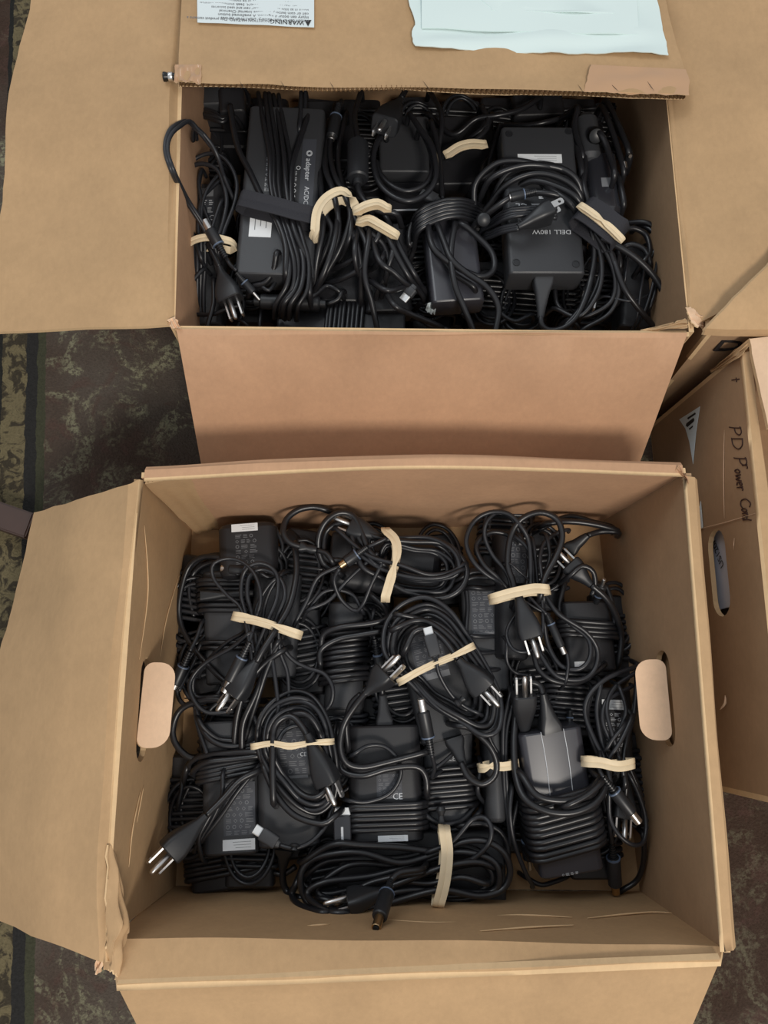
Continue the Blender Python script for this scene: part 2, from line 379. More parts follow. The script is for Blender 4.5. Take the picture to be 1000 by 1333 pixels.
def band(q, z, w, label, drop=.016, m='band', name='rubber_band', cat='rubber band', twist=0, group=None, th=.0011, pinch=None):
    """elastic ring stretched round a bundle: q is its upper run, then it goes down both sides and back under."""
    q = parse(q); drop *= .5; top = [P(x, y, z+dz) for (x, y), dz in zip(q, [.003*math.sin(math.pi*i/(len(q)-1)) for i in range(len(q))])]
    top = catmull(top, .004)
    low = [p-Vector((0, 0, drop)) for p in top]
    A, B = top[0], top[-1]; ax = (B-A).normalized(); out = .004
    loop = [(p, 0) for p in top]+[(B+ax*out*.7-Vector((0, 0, drop*.25)), 0), (B+ax*out-Vector((0, 0, drop*.6)), 0)]+[(p, 0) for p in low[::-1][1:-1]]+[(A-ax*out-Vector((0, 0, drop*.6)), 0), (A-ax*out*.7-Vector((0, 0, drop*.25)), 0)]
    pts = [p for p, _ in loop]; n = len(pts); nt = len(top); side = Vector((0, 0, 1)).cross(ax).normalized()
    V = []; F = []
    for i, p in enumerate(pts):
        t = (pts[(i+1) % n]-pts[i-1]).normalized()
        tp = i/(nt-1) if i < nt else 0
        sd = (side-t*side.dot(t)).normalized(); nr = t.cross(sd)
        ang = twist*math.pi*(tp if i < nt else 0)
        k = 1.0
        if twist and i < nt: k = max(.35, abs(math.cos(ang)))
        if pinch and i < nt: k = min(k, 1-.55*math.exp(-((tp-pinch)/.09)**2))
        d = sd*(w/2*k)
        # soft middle groove: two strands of the doubled elastic
        for a, b in ((-1, -.5), (-1, .5), (-.12, .62), (0, .28), (.12, .62), (1, .5), (1, -.5)): V.append(p+d*a+nr*(th*b))
    m_ = 7
    for i in range(n):
        j = (i+1) % n
        for k in range(m_): F.append((i*m_+k, i*m_+(k+1) % m_, j*m_+(k+1) % m_, j*m_+k))
    o = link(name, V, F, M[m], None, angle=50); fixn(o)
    setp(o, label, cat, group); return o
# ------------------------------------------------------------------ cardboard
def sheet(name, rows, parent, m='card', th=.0045, up=None, ragged=0, seed=0, edge='card_edge', sub=3, wav=.0012):
    """rows: grid of world points; extruded th against 'up' (normal side). Smoothly subdivided, ragged rim option."""
    r = random.Random(seed)
    R = [[Vector(p) for p in row] for row in rows]
    g = [catmull(row, 9) if False else row for row in R]
    def dens(row, n):
        pr = catmull(row, max(.002, sum((row[i+1]-row[i]).length for i in range(len(row)-1))/n)) if len(row) > 2 else [row[0].lerp(row[1], i/n) for i in range(n+1)]
        L = [0]
        for i in range(len(pr)-1): L.append(L[-1]+(pr[i+1]-pr[i]).length)
        out = []; k = 0
        for i in range(n+1):
            t = L[-1]*i/n
            while k < len(L)-2 and L[k+1] < t: k += 1
            s_ = (t-L[k])/max(1e-9, L[k+1]-L[k]); out.append(pr[k].lerp(pr[k+1], min(1, s_)))
        return out
    NC = 28
    D = [dens(row, NC) for row in R]
    if len(D) == 2: cols = [[D[0][c].lerp(D[1][c], k/8) for k in range(9)] for c in range(NC+1)]
    else:
        cols = []
        for c in range(NC+1):
            cc = []
            for k in range(len(D)-1):
                for j in range(4): cc.append(D[k][c].lerp(D[k+1][c], j/4))
            cc.append(D[-1][c]); cols.append(cc)
    NR = len(cols[0]); V = []; nrm = (D[0][-1]-D[0][0]).cross(D[-1][0]-D[0][0]).normalized()
    if up is not None and nrm.dot(Vector(up)) < 0: nrm = -nrm
    ph = [r.uniform(0, 6) for _ in range(4)]
    top = []; bot = []
    for c in range(NC+1):
        for k in range(NR):
            p = cols[c][k].copy()
            if 0 < c < NC or 0 < k < NR-1:
                ed = min(1, min(c, NC-c)/3)*min(1, k/2)
                p += nrm*(wav*ed*(math.sin(c*.55+ph[0])+math.sin(k*.9+ph[1]+c*.2)))
            if ragged and (k == NR-1 or ((c == 0 or c == NC) and k > 0)):
                p += Vector((r.uniform(-1, 1), r.uniform(-1, 1), r.uniform(-.3, .3)))*ragged
            top.append(p); bot.append(p-nrm*th)
    V = top+bot; N = len(top); F = []; MI = []
    ix = lambda c, k: c*NR+k
    for c in range(NC):
        for k in range(NR-1):
            F.append((ix(c, k), ix(c+1, k), ix(c+1, k+1), ix(c, k+1))); MI.append(0)
            F.append((N+ix(c, k+1), N+ix(c+1, k+1), N+ix(c+1, k), N+ix(c, k))); MI.append(0)
    for c in range(NC):
        for k in (0, NR-1): F.append((ix(c, k), ix(c+1, k), N+ix(c+1, k), N+ix(c, k))); MI.append(1)
    for k in range(NR-1):
        for c in (0, NC): F.append((ix(c, k), ix(c, k+1), N+ix(c, k+1), N+ix(c, k))); MI.append(1)
    o = link(name, V, F, [M[m], M[edge]], parent, angle=40, mi=MI); fixn(o); return o
def wall_hole(name, A, B, C_, D_, hole, parent, out, m='card', th=.0045, wob=0):
    """wall with rim A-B, base D_-C_ and a stadium hand hole. hole=(u,v,ru,rv) centre/half sizes in metres along rim/down."""
    A, B, C_, D_ = (Vector(x) for x in (A, B, C_, D_)); L = (B-A).length; H = (D_-A).length
    def mp(u, v): return A.lerp(B, u).lerp(D_.lerp(C_, u), v)
    cu, cv, ru, rv = hole; n = 8; st = []
    for k in range(n+1): a = -math.pi/2+math.pi*k/n; st.append((cu+ru-rv+math.cos(a)*rv, cv+math.sin(a)*rv))
    for k in range(n+1): a = math.pi/2+math.pi*k/n; st.append((cu-ru+rv+math.cos(a)*rv, cv+math.sin(a)*rv))
    ol = [(L*k/12, 0) for k in range(12)]+[(L, H*k/4) for k in range(4)]+[(L*(1-k/12), H) for k in range(12)]+[(0, H*(1-k/4)) for k in range(4)]
    bm = bmesh.new(); rings = []
    for sd in (0, 1):
        vo = [bm.verts.new((x, y, sd)) for x, y in ol]; vh = [bm.verts.new((x, y, sd)) for x, y in st]
        es = [bm.edges.new((vo[k], vo[(k+1) % len(vo)])) for k in range(len(vo))]+[bm.edges.new((vh[k], vh[(k+1) % len(vh)])) for k in range(len(vh))]
        bmesh.ops.triangle_fill(bm, edges=es, use_beauty=True); rings.append((vo, vh))
    nf = len(bm.faces)
    for q in (0, 1):
        a, b = rings[0][q], rings[1][q]
        for k in range(len(a)): bm.faces.new((a[k], a[(k+1) % len(a)], b[(k+1) % len(a)], b[k]))
    bmesh.ops.recalc_face_normals(bm, faces=bm.faces); bm.verts.index_update()
    out = Vector(out)
    V = [mp(v.co.x/L, v.co.y/H)+out*(th*v.co.z) for v in bm.verts]
    F = [tuple(v.index for v in f.verts) for f in bm.faces]; MI = [0]*nf+[1]*(len(F)-nf); bm.free()
    return link(name, V, F, [M[m], M['card_edge']], parent, mi=MI), mp
def corrugated(name, pts, th, n_fl, parent, m='card', seed=1, up=(0, 0, 1)):
    """zig-zag fluting standing in the edge line pts[0]->pts[-1], th high."""
    pts = [Vector(p) for p in pts]; pp = catmull(pts, .0022); V = []; F = []; up = Vector(up); r = random.Random(seed)
    t0 = (pts[-1]-pts[0]).normalized(); inn = up.cross(t0).normalized()
    k = 0; base = []
    for i, p in enumerate(pp): base.append(p+up*(th*.5*(1 if i % 2 else -1)*.8))
    for b in base: V.append(b-inn*.0002); V.append(b+inn*.003)
    for i in range(len(base)-1): F.append((2*i, 2*i+2, 2*i+3, 2*i+1))
    N = len(V)
    for i in range(N): V.append(V[i]+up*.0005)
    for i in range(len(base)-1): F.append((N+2*i, N+2*i+1, N+2*i+3, N+2*i+2)); F.append((2*i, N+2*i, N+2*i+2, 2*i+2))
    return link(name, V, F, M['flute'], parent)
# ------------------------------------------------------------------ floor: patterned carpet
def carpet_mat():
    m = bpy.data.materials.new('patterned_carpet'); m.use_nodes = True; n = m.node_tree.nodes; L = m.node_tree.links
    b = n['Principled BSDF']; b.inputs['Roughness'].default_value = .95; b.inputs['Specular IOR Level'].default_value = .1
    tc = n.new('ShaderNodeTexCoord')
    def noise(sc, det, rough, dist=0, off=(0, 0, 0)):
        mp = n.new('ShaderNodeMapping'); mp.inputs['Location'].default_value = off; L.new(tc.outputs['Object'], mp.inputs[0])
        t = n.new('ShaderNodeTexNoise'); t.inputs['Scale'].default_value = sc; t.inputs['Detail'].default_value = det; t.inputs['Roughness'].default_value = rough; t.inputs['Distortion'].default_value = dist
        L.new(mp.outputs[0], t.inputs['Vector']); return t.outputs['Fac']
    def ramp(src, a, b_, c0=(0, 0, 0), c1=(1, 1, 1)):
        r = n.new('ShaderNodeValToRGB'); r.color_ramp.elements[0].position = a; r.color_ramp.elements[1].position = b_
        r.color_ramp.elements[0].color = (*c0, 1); r.color_ramp.elements[1].color = (*c1, 1); L.new(src, r.inputs[0]); return r.outputs[0]
    def mix(f, c0, c1):
        x = n.new('ShaderNodeMix'); x.data_type = 'RGBA'; L.new(f, x.inputs[0])
        for i, c in ((6, c0), (7, c1)):
            if isinstance(c, tuple): x.inputs[i].default_value = c
            else: L.new(c, x.inputs[i])
        return x.outputs[2]
    # leafy damask: distorted noise thresholds, broken up by pile noise
    pile = noise(420, 3, .6); motif = ramp(noise(17, 5, .66, 1.6), .50, .60); motif2 = ramp(noise(26, 4, .6, 1.2, (3, 1, 0)), .55, .66); big = ramp(noise(5, 2, .5, 0, (9, 2, 0)), .40, .62)
    brk = ramp(noise(260, 3, .6), .42, .55)
    g1 = mix(big, lin((66, 52, 44)), lin((92, 84, 76))); g2 = mix(big, lin((88, 80, 66)), lin((146, 144, 118)))
    mm = n.new('ShaderNodeMath'); mm.operation = 'MULTIPLY'; L.new(motif, mm.inputs[0]); L.new(brk, mm.inputs[1])
    field = mix(mm.outputs[0], g1, g2); m3 = n.new('ShaderNodeMath'); m3.operation = 'MULTIPLY'; L.new(motif2, m3.inputs[0]); m3.inputs[1].default_value = .45
    field = mix(m3.outputs[0], field, lin((84, 62, 56)))
    # border stripe with small dark motifs
    dots = ramp(noise(60, 4, .6, 1.0, (1, 5, 0)), .47, .55); stripe = mix(dots, lin((108, 98, 74)), lin((62, 56, 46)))
    sx = n.new('ShaderNodeSeparateXYZ'); L.new(tc.outputs['Object'], sx.inputs[0])
    def step(lo, hi):
        # smooth mask lo < x + slope*y < hi
        a = n.new('ShaderNodeMath'); a.operation = 'MULTIPLY_ADD'; L.new(sx.outputs['Y'], a.inputs[0]); a.inputs[1].default_value = .086; L.new(sx.outputs['X'], a.inputs[2])
        wv = n.new('ShaderNodeMath'); wv.operation = 'MULTIPLY_ADD'; L.new(noise(60, 3, .6), wv.inputs[0]); wv.inputs[1].default_value = .006; L.new(a.outputs[0], wv.inputs[2])
        g = n.new('ShaderNodeMath'); g.operation = 'GREATER_THAN'; L.new(wv.outputs[0], g.inputs[0]); g.inputs[1].default_value = lo+.003
        l = n.new('ShaderNodeMath'); l.operation = 'LESS_THAN'; L.new(wv.outputs[0], l.inputs[0]); l.inputs[1].default_value = hi+.003
        k = n.new('ShaderNodeMath'); k.operation = 'MULTIPLY'; L.new(g.outputs[0], k.inputs[0]); L.new(l.outputs[0], k.inputs[1]); return k.outputs[0]
    col = mix(step(-.409, -.383), field, stripe)
    col = mix(step(-.383, -.371), col, lin((46, 45, 44))); col = mix(step(-.371, -.362), col, lin((66, 66, 52))); col = mix(step(-.414, -.409), col, lin((40, 40, 38)))
    pv = n.new('ShaderNodeMapRange'); pv.inputs[3].default_value = .62; pv.inputs[4].default_value = 1.38; L.new(pile, pv.inputs[0])
    v = n.new('ShaderNodeVectorMath'); v.operation = 'SCALE'; L.new(col, v.inputs[0]); L.new(pv.outputs[0], v.inputs['Scale']); L.new(v.outputs[0], b.inputs['Base Color'])
    u = n.new('ShaderNodeBump'); u.inputs['Strength'].default_value = .7; u.inputs['Distance'].default_value = .003; L.new(pile, u.inputs['Height']); L.new(u.outputs['Normal'], b.inputs['Normal'])
    return m
FZ = -.0055
v = [(-1.6, -1.4, FZ), (1.6, -1.4, FZ), (1.6, 1.9, FZ), (-1.6, 1.9, FZ)]; v += [(a, b, FZ-.01) for a, b, _ in v]
flo = link('floor', v, [(0, 1, 2, 3), (7, 6, 5, 4), (0, 4, 5, 1), (1, 5, 6, 2), (2, 6, 7, 3), (3, 7, 4, 0)], carpet_mat(), None, loc=(0, 0, 0)); setp(flo, kind='structure')
flo['label'] = 'dark brown and olive patterned carpet with a tan border stripe'
D = .183; T_ = .0045
def V3(*a): return Vector(a)
def creases(parent, segs, m='card_edge', w=.0006):
    """fine pressed creases, most in paler card that paints in the light they catch: segs of world points lying on the sheet."""
    for s_ in segs:
        t = Tubes(); t.add(catmull([Vector(p) for p in s_], .004), lambda q: w*(.25+.75*math.sin(math.pi*q)), 5); t.build('crease', M[m], parent)
# ------------------------------------------------------------------ front box
fb = root('cardboard_box', (0, 0, 0), 'nearer open cardboard box with two bright hand-hole tabs, full of adapters', 'box', 'open boxes of chargers')
rTL, rTR, rBR = P(184, 622, D), P(893, 616, D), P(943, 1240, D); rBL = P(138, 1250, D)
bTL, bTR, bBR, bBL = P(250, 690, 0), P(779, 682, 0), P(833, 1160, 0), P(229, 1153, 0)
rm1, rm2 = P(158, 850, D), P(140, 1140, D)
def tw(p, q, t): return p.lerp(q, t)
# floor of the box: two closed flaps meeting along a seam
my = (bTL+bBL)/2; mx = (bTR+bBR)/2
sheet('bottom_panel', [[bTL, bTR], [my+V3(0, .0006, 0), mx+V3(0, .0006, 0)]], fb, 'card', .004, (0, 0, 1))
sheet('bottom_panel', [[my-V3(0, .0006, 0), mx-V3(0, .0006, 0)], [bBL, bBR]], fb, 'card', .004, (0, 0, 1))
sheet('wall', [[rTL, P(540, 606, D+.001), rTR], [bTL, tw(bTL, bTR, .5), bTR]], fb, 'card_warm', T_, (0, -1, 0), wav=.0008)           # back wall
# left wall with hand hole; rim bows outwards
hl0, hl1, hr0, hr1 = PX(189, 862, -.2205), PX(177, 974, -.2200), PX(866, 858, .2125), PX(876, 964, .2140)
wl, mpl = wall_hole('wall', P(182, 624, D), P(139, 1222, D), bBL, bTL, (.172-(hl0.y+hl1.y)/2+.0, D-(hl0.z+hl1.z)/2+.0115, .041, .0135), fb, (-1, 0, 0), 'card')
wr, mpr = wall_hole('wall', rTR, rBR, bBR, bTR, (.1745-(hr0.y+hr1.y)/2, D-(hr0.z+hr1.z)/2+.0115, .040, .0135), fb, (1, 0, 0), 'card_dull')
# front wall: vertical, then bends outward above a crease
cl, cr = P(146, 1222, .172), P(941, 1232, .176)
sheet('wall', [[P(152, 1281, D+.001), P(540, 1266, D+.001), P(938, 1249, D)], [cl, P(540, 1223, .173), cr], [bBL-V3(.006, 0, 0), tw(bBL, bBR, .5), bBR]], fb, 'card', T_, (0, 1, 0), wav=.0006)
# flaps: left one spreads outwards, front one hangs down, back and right ones folded straight down outside
sheet('flap', [[P(181, 624, D+.001), P(157, 850, D+.001), P(139, 1140, D+.001), P(138, 1252, D)], [P(168, 630, D+.003), P(146, 852, D+.004), P(128, 1140, D+.004), P(130, 1251, D+.002)], [P(100, 651, .150), P(78, 860, .165), P(62, 1110, .165), P(66, 1228, .165)], [P(44, 668, .085), P(0, 860, .095), P(-28, 1060, .10), P(-24, 1190, .10)]], fb, 'card', T_, (0, 0, 1), ragged=.0007, seed=4, wav=.0010)
sheet('flap', [[P(152, 1281, D+.002), P(938, 1249, D+.002)], [P(156, 1290, .178), P(934, 1258, .178)], [P(178, 1334, .150), P(902, 1334, .150)], [P(205, 1400, .10), P(850, 1460, .10)]], fb, 'card', T_, (0, -1, 1), seed=5, wav=.001)
sheet('flap', [[rTL+V3(.003, -.0008, .0022), P(540, 606, D+.001)+V3(0, -.0008, .0022), rTR+V3(-.003, -.0008, .0022)], [rTL+V3(.003, .006, .0022), P(540, 606, D+.001)+V3(0, .006, .0022), rTR+V3(-.003, .006, .0022)], [rTL+V3(.003, .0095, -.001), P(540, 606, D)+V3(0, .0095, -.001), rTR+V3(-.003, .0095, -.001)], [rTL+V3(.005, .013, -.10), P(540, 606, D)+V3(0, .013, -.10), rTR+V3(-.005, .013, -.10)]], fb, 'card_warm', .003, (0, 1, .3), seed=6, wav=.0004)
sheet('flap', [[rTR+V3(-.0008, -.003, .0022), rBR+V3(-.0008, .001, .0022)], [rTR+V3(.006, -.004, .0022), rBR+V3(.006, .002, .0022)], [rTR+V3(.0095, -.005, -.002), rBR+V3(.0095, .003, -.002)], [rTR+V3(.008, -.007, -.16), rBR+V3(.008, .006, -.16)]], fb, 'card', .003, (1, 0, .3), seed=7, wav=.0004)
# glued joint strip inside the back left corner, torn at the top with open fluting
j0, j1 = P(186, 624, .176), P(248, 616, .180); jb0, jb1 = P(251, 689, .006), P(292, 681, .006)
gj = sheet('joint_strip', [[j0+V3(.002, -.004, 0), tw(j0, j1, .5)+V3(0, -.004, .002), j1+V3(0, -.003, 0)], [jb0+V3(.004, -.005, 0), tw(jb0, jb1, .5)+V3(0, -.005, 0), jb1+V3(0, -.004, 0)]], fb, 'card', .0035, (0, -1, 0), ragged=.0006, seed=8, wav=.0004)
corrugated('fluting', [j0+V3(.002, -.0018, .0012), tw(j0, j1, .5)+V3(0, -.0018, .0032), j1+V3(0, -.001, .0012)], .0042, 30, fb, up=(0, 1, 0.2))
# hand-hole tabs pushed in, still hinged along their upper edge; light they catch put in as paler card
def tab(parent, h0, h1, t1, t0, rad, m='card_raw_lit', name='handle_tab', th=.004):
    h0, h1, t1, t0 = (Vector(x) for x in (h0, h1, t1, t0)); ux = (h1-h0); L = ux.length; ux.normalize(); vy = (t0-h0); H = vy.length; vy.normalize(); nz = ux.cross(vy).normalized()
    if nz.z < 0: nz = -nz
    pts = []
    for cx, cy, a0 in ((L-rad, H-rad, 0), (rad, H-rad, 90), (rad*.6, rad*.6, 180), (L-rad*.6, rad*.6, 270)):
        rr = rad if cy > H/2 else rad*.6
        for k in range(7): a = math.radians(a0+90*k/6); pts.append((cx+math.cos(a)*rr, cy+math.sin(a)*rr))
    n = len(pts); V = [h0+ux*x+vy*y for x, y in pts]+[h0+ux*x+vy*y-nz*th for x, y in pts]
    F = [tuple(range(n)), tuple(range(n, 2*n))[::-1]]+[(k, n+k, n+(k+1) % n, (k+1) % n) for k in range(n)]
    return fixn(link(name, V, F, [M[m], M['card_edge']], parent, mi=[0, 0]+[1]*n))
tab(wl, hl0, hl1, hl1+V3(.023, 0, -.010), hl0+V3(.023, 0, -.010), .0125)
tab(wr, hr0, hr1, hr1+V3(-.023, 0, -.010), hr0+V3(-.023, 0, -.010), .0125)
creases(fb, [[mpl(.10, .10)+V3(.0006, 0, 0), mpl(.25, .22)+V3(.0006, 0, 0), mpl(.42, .16)+V3(.0006, 0, 0)], [mpl(.72, .30)+V3(.0008, 0, 0), mpl(.80, .22)+V3(.0008, 0, 0), mpl(.88, .20)+V3(.0008, 0, 0)], [mpl(.71, .34)+V3(.0008, 0, 0), mpl(.79, .27)+V3(.0008, 0, 0)], [mpl(.16, .75)+V3(.0008, 0, 0), mpl(.3, .55)+V3(.0008, 0, 0), mpl(.40, .48)+V3(.0008, 0, 0)]])
def on_front(px, py):    # a point on the inner face of the front wall
    t = (py-1155)/(1222-1155); z = .172*t; return P(px, py, z)+V3(0, .0012, .0004)
creases(fb, [[on_front(620, 1196), on_front(680, 1193), on_front(745, 1196)], [on_front(765, 1197), on_front(812, 1192), on_front(850, 1189), on_front(875, 1190)], [on_front(500, 1199), on_front(560, 1203), on_front(620, 1202)], [on_front(625, 1214), on_front(690, 1209), on_front(748, 1206)], [on_front(400, 1207), on_front(430, 1205)]], w=.0008)
# crumpled paper liner at the torn front left corner
cr_ = [[P(141, 1100, .186), P(147, 1102, .182), P(150, 1110, .176)], [P(139, 1160, .186), P(153, 1160, .184), P(162, 1172, .174)], [P(140, 1205, .187), P(156, 1200, .190), P(169, 1212, .172)], [P(141, 1232, .185), P(150, 1226, .19), P(160, 1238, .178)], [P(138, 1262, .170), P(147, 1264, .184), P(158, 1280, .176)]]
sheet('torn_corner', cr_, fb, 'card', .0012, (0, 0, 1), ragged=.0012, seed=12, wav=.0015)
sheet('torn_corner', [[P(880, 612, .186), P(884, 606, .188)], [P(890, 622, .184), P(896, 624, .187)], [P(889, 628, .182), P(897, 632, .183)]], fb, 'card_warm', .0012, (0, 0, 1), ragged=.0012, seed=13)
sheet('torn_corner', [[P(126, 1246, .176), P(134, 1244, .182)], [P(124, 1262, .165), P(131, 1266, .168)]], fb, 'card_raw_lit', .001, (0, 0, 1), ragged=.001, seed=14)
# ------------------------------------------------------------------ back box
bb = root('cardboard_box', (0, .5, 0), 'farther cardboard box whose labelled flap half covers the adapters inside', 'box', 'open boxes of chargers')
F0, F1 = P(228, 424, D), P(897, 432, D); B0, B1 = V3(-.217, .700, D), V3(.2400, .700, D)
f0, f1, b0, b1 = V3(-.200, .300, 0), V3(.236, .300, 0), V3(-.215, .698, 0), V3(.238, .698, 0)
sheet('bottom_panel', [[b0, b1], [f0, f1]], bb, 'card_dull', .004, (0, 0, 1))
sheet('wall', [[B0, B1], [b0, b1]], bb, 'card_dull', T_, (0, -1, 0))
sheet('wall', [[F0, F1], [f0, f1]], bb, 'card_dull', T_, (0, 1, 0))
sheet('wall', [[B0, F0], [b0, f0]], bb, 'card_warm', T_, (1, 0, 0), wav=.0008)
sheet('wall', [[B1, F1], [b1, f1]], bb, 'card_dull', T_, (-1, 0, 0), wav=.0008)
o_fl = sheet('flap', [[P(229, 428, D+.002), P(560, 432, D+.002), P(895, 433, D+.002)], [P(231, 436, D), P(560, 438, D), P(893, 440, D)], [P(262, 605, .080), P(548, 606, .080), P(832, 605, .080)], [V3(-.192, .190, .050), V3(.01, .190, .050), V3(.216, .190, .050)]], bb, 'card_warm', .004, (0, -1, 1), seed=21, wav=.001)
sheet('flap', [[F0+V3(-.001, .001, .001), P(232, 110, D), B0], [P(217, 423, D+.004), P(222, 110, D+.004), B0+V3(-.006, 0, .003)], [P(110, 427, .183), P(120, 90, .183), V3(-.30, .695, .183)], [P(-24, 433, .176), P(4, 250, .178), P(14, 110, .18), P(42, -10, .18), V3(-.37, .69, .18)]], bb, 'card', .004, (0, 0, 1), ragged=.0006, seed=22, wav=.0012)
sheet('flap', [[F1+V3(.0015, .003, .001), P(869, 125, D+.001), B1], [P(906, 423, D+.001), P(878, 125, D+.003), B1+V3(.006, 0, .004)], [P(990, 380, .194), V3(.32, .50, .196), V3(.32, .69, .198)], [P(1075, 330, .20), V3(.42, .50, .20), V3(.42, .69, .20)]], bb, 'card', .004, (0, 0, 1), ragged=.0006, seed=23, wav=.0012)
# closed outer flap, hinged at the far side and lifted a little; worn free edge with open fluting and tape
fe = [P(232, 106, .206), P(330, 108, .206), P(420, 113, .207), P(520, 111, .208), P(640, 116, .208), P(780, 119, .207), P(893, 123, .206)]
fm = [P(234, 40, .2), P(420, 42, .2), P(640, 44, .2), P(878, 48, .2)]
cf = sheet('flap', [[V3(-.2165, .698, .192), V3(.2395, .698, .192)], fm, [P(233, 82, .2035), P(560, 84, .2035), P(892, 92, .2035)], fe], bb, 'card', .0008, (0, 0, 1), ragged=.0005, seed=24, wav=.0008)
cf2 = sheet('inner_liner', [[V3(-.2165, .698, .188), V3(.2395, .698, .188)], [P(234, 40, .1965), P(420, 42, .1965), P(640, 44, .1965), P(876, 48, .1965)], [p-V3(0, .0, .0042)+V3(0, -.0006, 0) for p in fe]], cf, 'card_dull', .0008, (0, 0, 1), ragged=.0005, seed=25, wav=.0008)
corrugated('fluting', [p-V3(0, .0016, .0031) for p in fe], .0036, 60, cf)
tp = sheet('clear_tape', [[P(770, 84, .2047), P(893, 90, .2047)], [P(765, 100, .2065), P(898, 106, .2067)], [P(760, 119, .2074), P(897, 124, .2065)]], cf, 'tape', .0003, (0, 0, 1), ragged=.0005, seed=26, wav=.0006)
sheet('clear_tape', [[P(228, 84, .2046), P(262, 84, .2046)], [P(226, 106, .2066), P(262, 108, .207)]], cf, 'tape', .0003, (0, 0, 1), ragged=.0004, seed=27)
rr_ = random.Random(9)
creases(cf, [[P(x, 119-rr_.uniform(0, 4)+(x-232)*.004, .2085), P(x-rr_.uniform(6, 14), 108-rr_.uniform(0, 6)+(x-232)*.004, .2075)] for x in (266, 318, 372, 436, 560, 760, 806, 852)], 'black', .00022)
sheet('torn_corner', [[P(900, 418, .187), P(893, 400, .188)], [P(910, 425, .186), P(903, 402, .191)], [P(916, 428, .178), P(914, 412, .184)]], bb, 'card_raw_lit', .001, (0, 0, 1), ragged=.0014, seed=28)
sheet('torn_corner', [[P(836, 434, .180), P(834, 430, .182)], [P(870, 428, .186), P(872, 422, .186)], [P(896, 427, .188), P(893, 415, .188)]], bb, 'card', .001, (0, 0, 1), ragged=.0008, seed=29)
sheet('torn_corner', [[P(218, 416, .188), P(228, 412, .188)], [P(222, 426, .187), P(236, 428, .187)]], bb, 'card_raw_lit', .001, (0, 0, 1), ragged=.0012, seed=30)
creases(bb, [[P(862, 210, .12)+V3(-.001, 0, 0), P(850, 250, .11)+V3(-.001, 0, 0), P(846, 285, .105)+V3(-.001, 0, 0)], [P(868, 270, .14), P(880, 300, .14)]], 'card_edge', .0005)
# warning label, printed upside down as seen from here
def FZy(px, py):   # height of the closed flap under a pixel
    t = min(1.2, max(-.2, (py-0)/(110))); return .1985+.008*t
def onflap(px, py, dz=.0012): return P(px, py, FZy(px, py)+dz)
wlab = sheet('warning_label', [[onflap(256, -60), onflap(409, -54)], [onflap(257, 29), onflap(409, 35.5)]], cf, 'paper', .0003, (0, 0, 1), wav=.0002, edge='paper')
def text_px(s, a, b, size, m, parent, dz=.0018, align='LEFT', fz=FZy, sx=1):
    A = P(a[0], a[1], fz(*a)+dz); B = P(b[0], b[1], fz(*b)+dz)
    X = (B-A).normalized(); Z = Vector((0, -.06, 1)).normalized(); Z = (Z-X*Z.dot(X)).normalized(); Y = Z.cross(X)
    fr = Matrix((X, Y, Z)).transposed().to_4x4(); fr.translation = A
    return text_mesh('lettering', s, fr, size, M[m], parent, align, sx=sx)
text_px('WARNING', (396, 29.5), (360, 28), .0062, 'black', cf, sx=1.05)
A_ = onflap(401, 29.5, .0018); tri = [onflap(396.5, 26, .0018), onflap(405.5, 26, .0018), onflap(401, 34, .0018)]
link('warning_triangle', tri+[p-V3(0, 0, .0002) for p in tri], [(0, 1, 2), (0, 3, 4, 1), (1, 4, 5, 2), (2, 5, 3, 0)], M['black'], cf)
lines = ['INGESTION HAZARD: This product contains a', 'button cell or coin battery. DEATH or serious', 'injury can occur if ingested. A swallowed button', 'cell or coin battery can cause Internal Chemical', 'Burns in as little as 2 hours. KEEP new and used batteries', 'OUT OF REACH of CHILDREN. Seek immediate medical', 'attention if a battery is suspected to be swallowed', 'or inserted inside any part of the body.']
text_px(lines[0], (352, 27.6), (262, 23.5), .0040, 'ink', cf, sx=.98)
for k, t in enumerate(lines[1:]):
    y = 22.5-k*4.6
    text_px(t, (402, y+5), (262, y), .0042, 'ink', cf, sx=1.02 if len(t) < 50 else .92)
# shipping pouch on the flap
pch = sheet('shipping_pouch', [[onflap(533, -60, .0012), onflap(700, -60, .0016), onflap(852, -60, .0012)], [onflap(532, 0, .0012), onflap(700, 0, .002), onflap(856, 0, .0012)], [onflap(541, 28, .0012), onflap(700, 30, .002), onflap(862, 34, .0012)], [onflap(536, 46, .0014), onflap(700, 50, .0018), onflap(868, 55, .0014)], [onflap(540, 60, .0024), onflap(585, 63, .0014), onflap(700, 68, .0014), onflap(800, 68, .0012), onflap(871, 72, .0026)]], None, 'pouch', .0008, (0, 0, 1), ragged=.0007, seed=31, wav=.0012, edge='pouch')
setp(pch, 'white plastic shipping pouch stuck on the upper cardboard flap', 'pouch')
doc = sheet('folded_document', [[onflap(549, -60, .0034), onflap(826, -60, .0034)], [onflap(549, 36, .0034), onflap(832, 45, .0034)]], pch, 'pouch', .0012, (0, 0, 1), seed=32, wav=.0006, edge='pouch'); 
sheet('document_edge', [[onflap(549, -60, .0044), onflap(700, -58, .0044)], [onflap(640, 10, .0046), onflap(800, 14, .0046)], [onflap(640, 13, .0046), onflap(800, 17, .0046)]], pch, 'pouch', .0008, (0, 0, 1), seed=33, wav=.0003, edge='pouch')
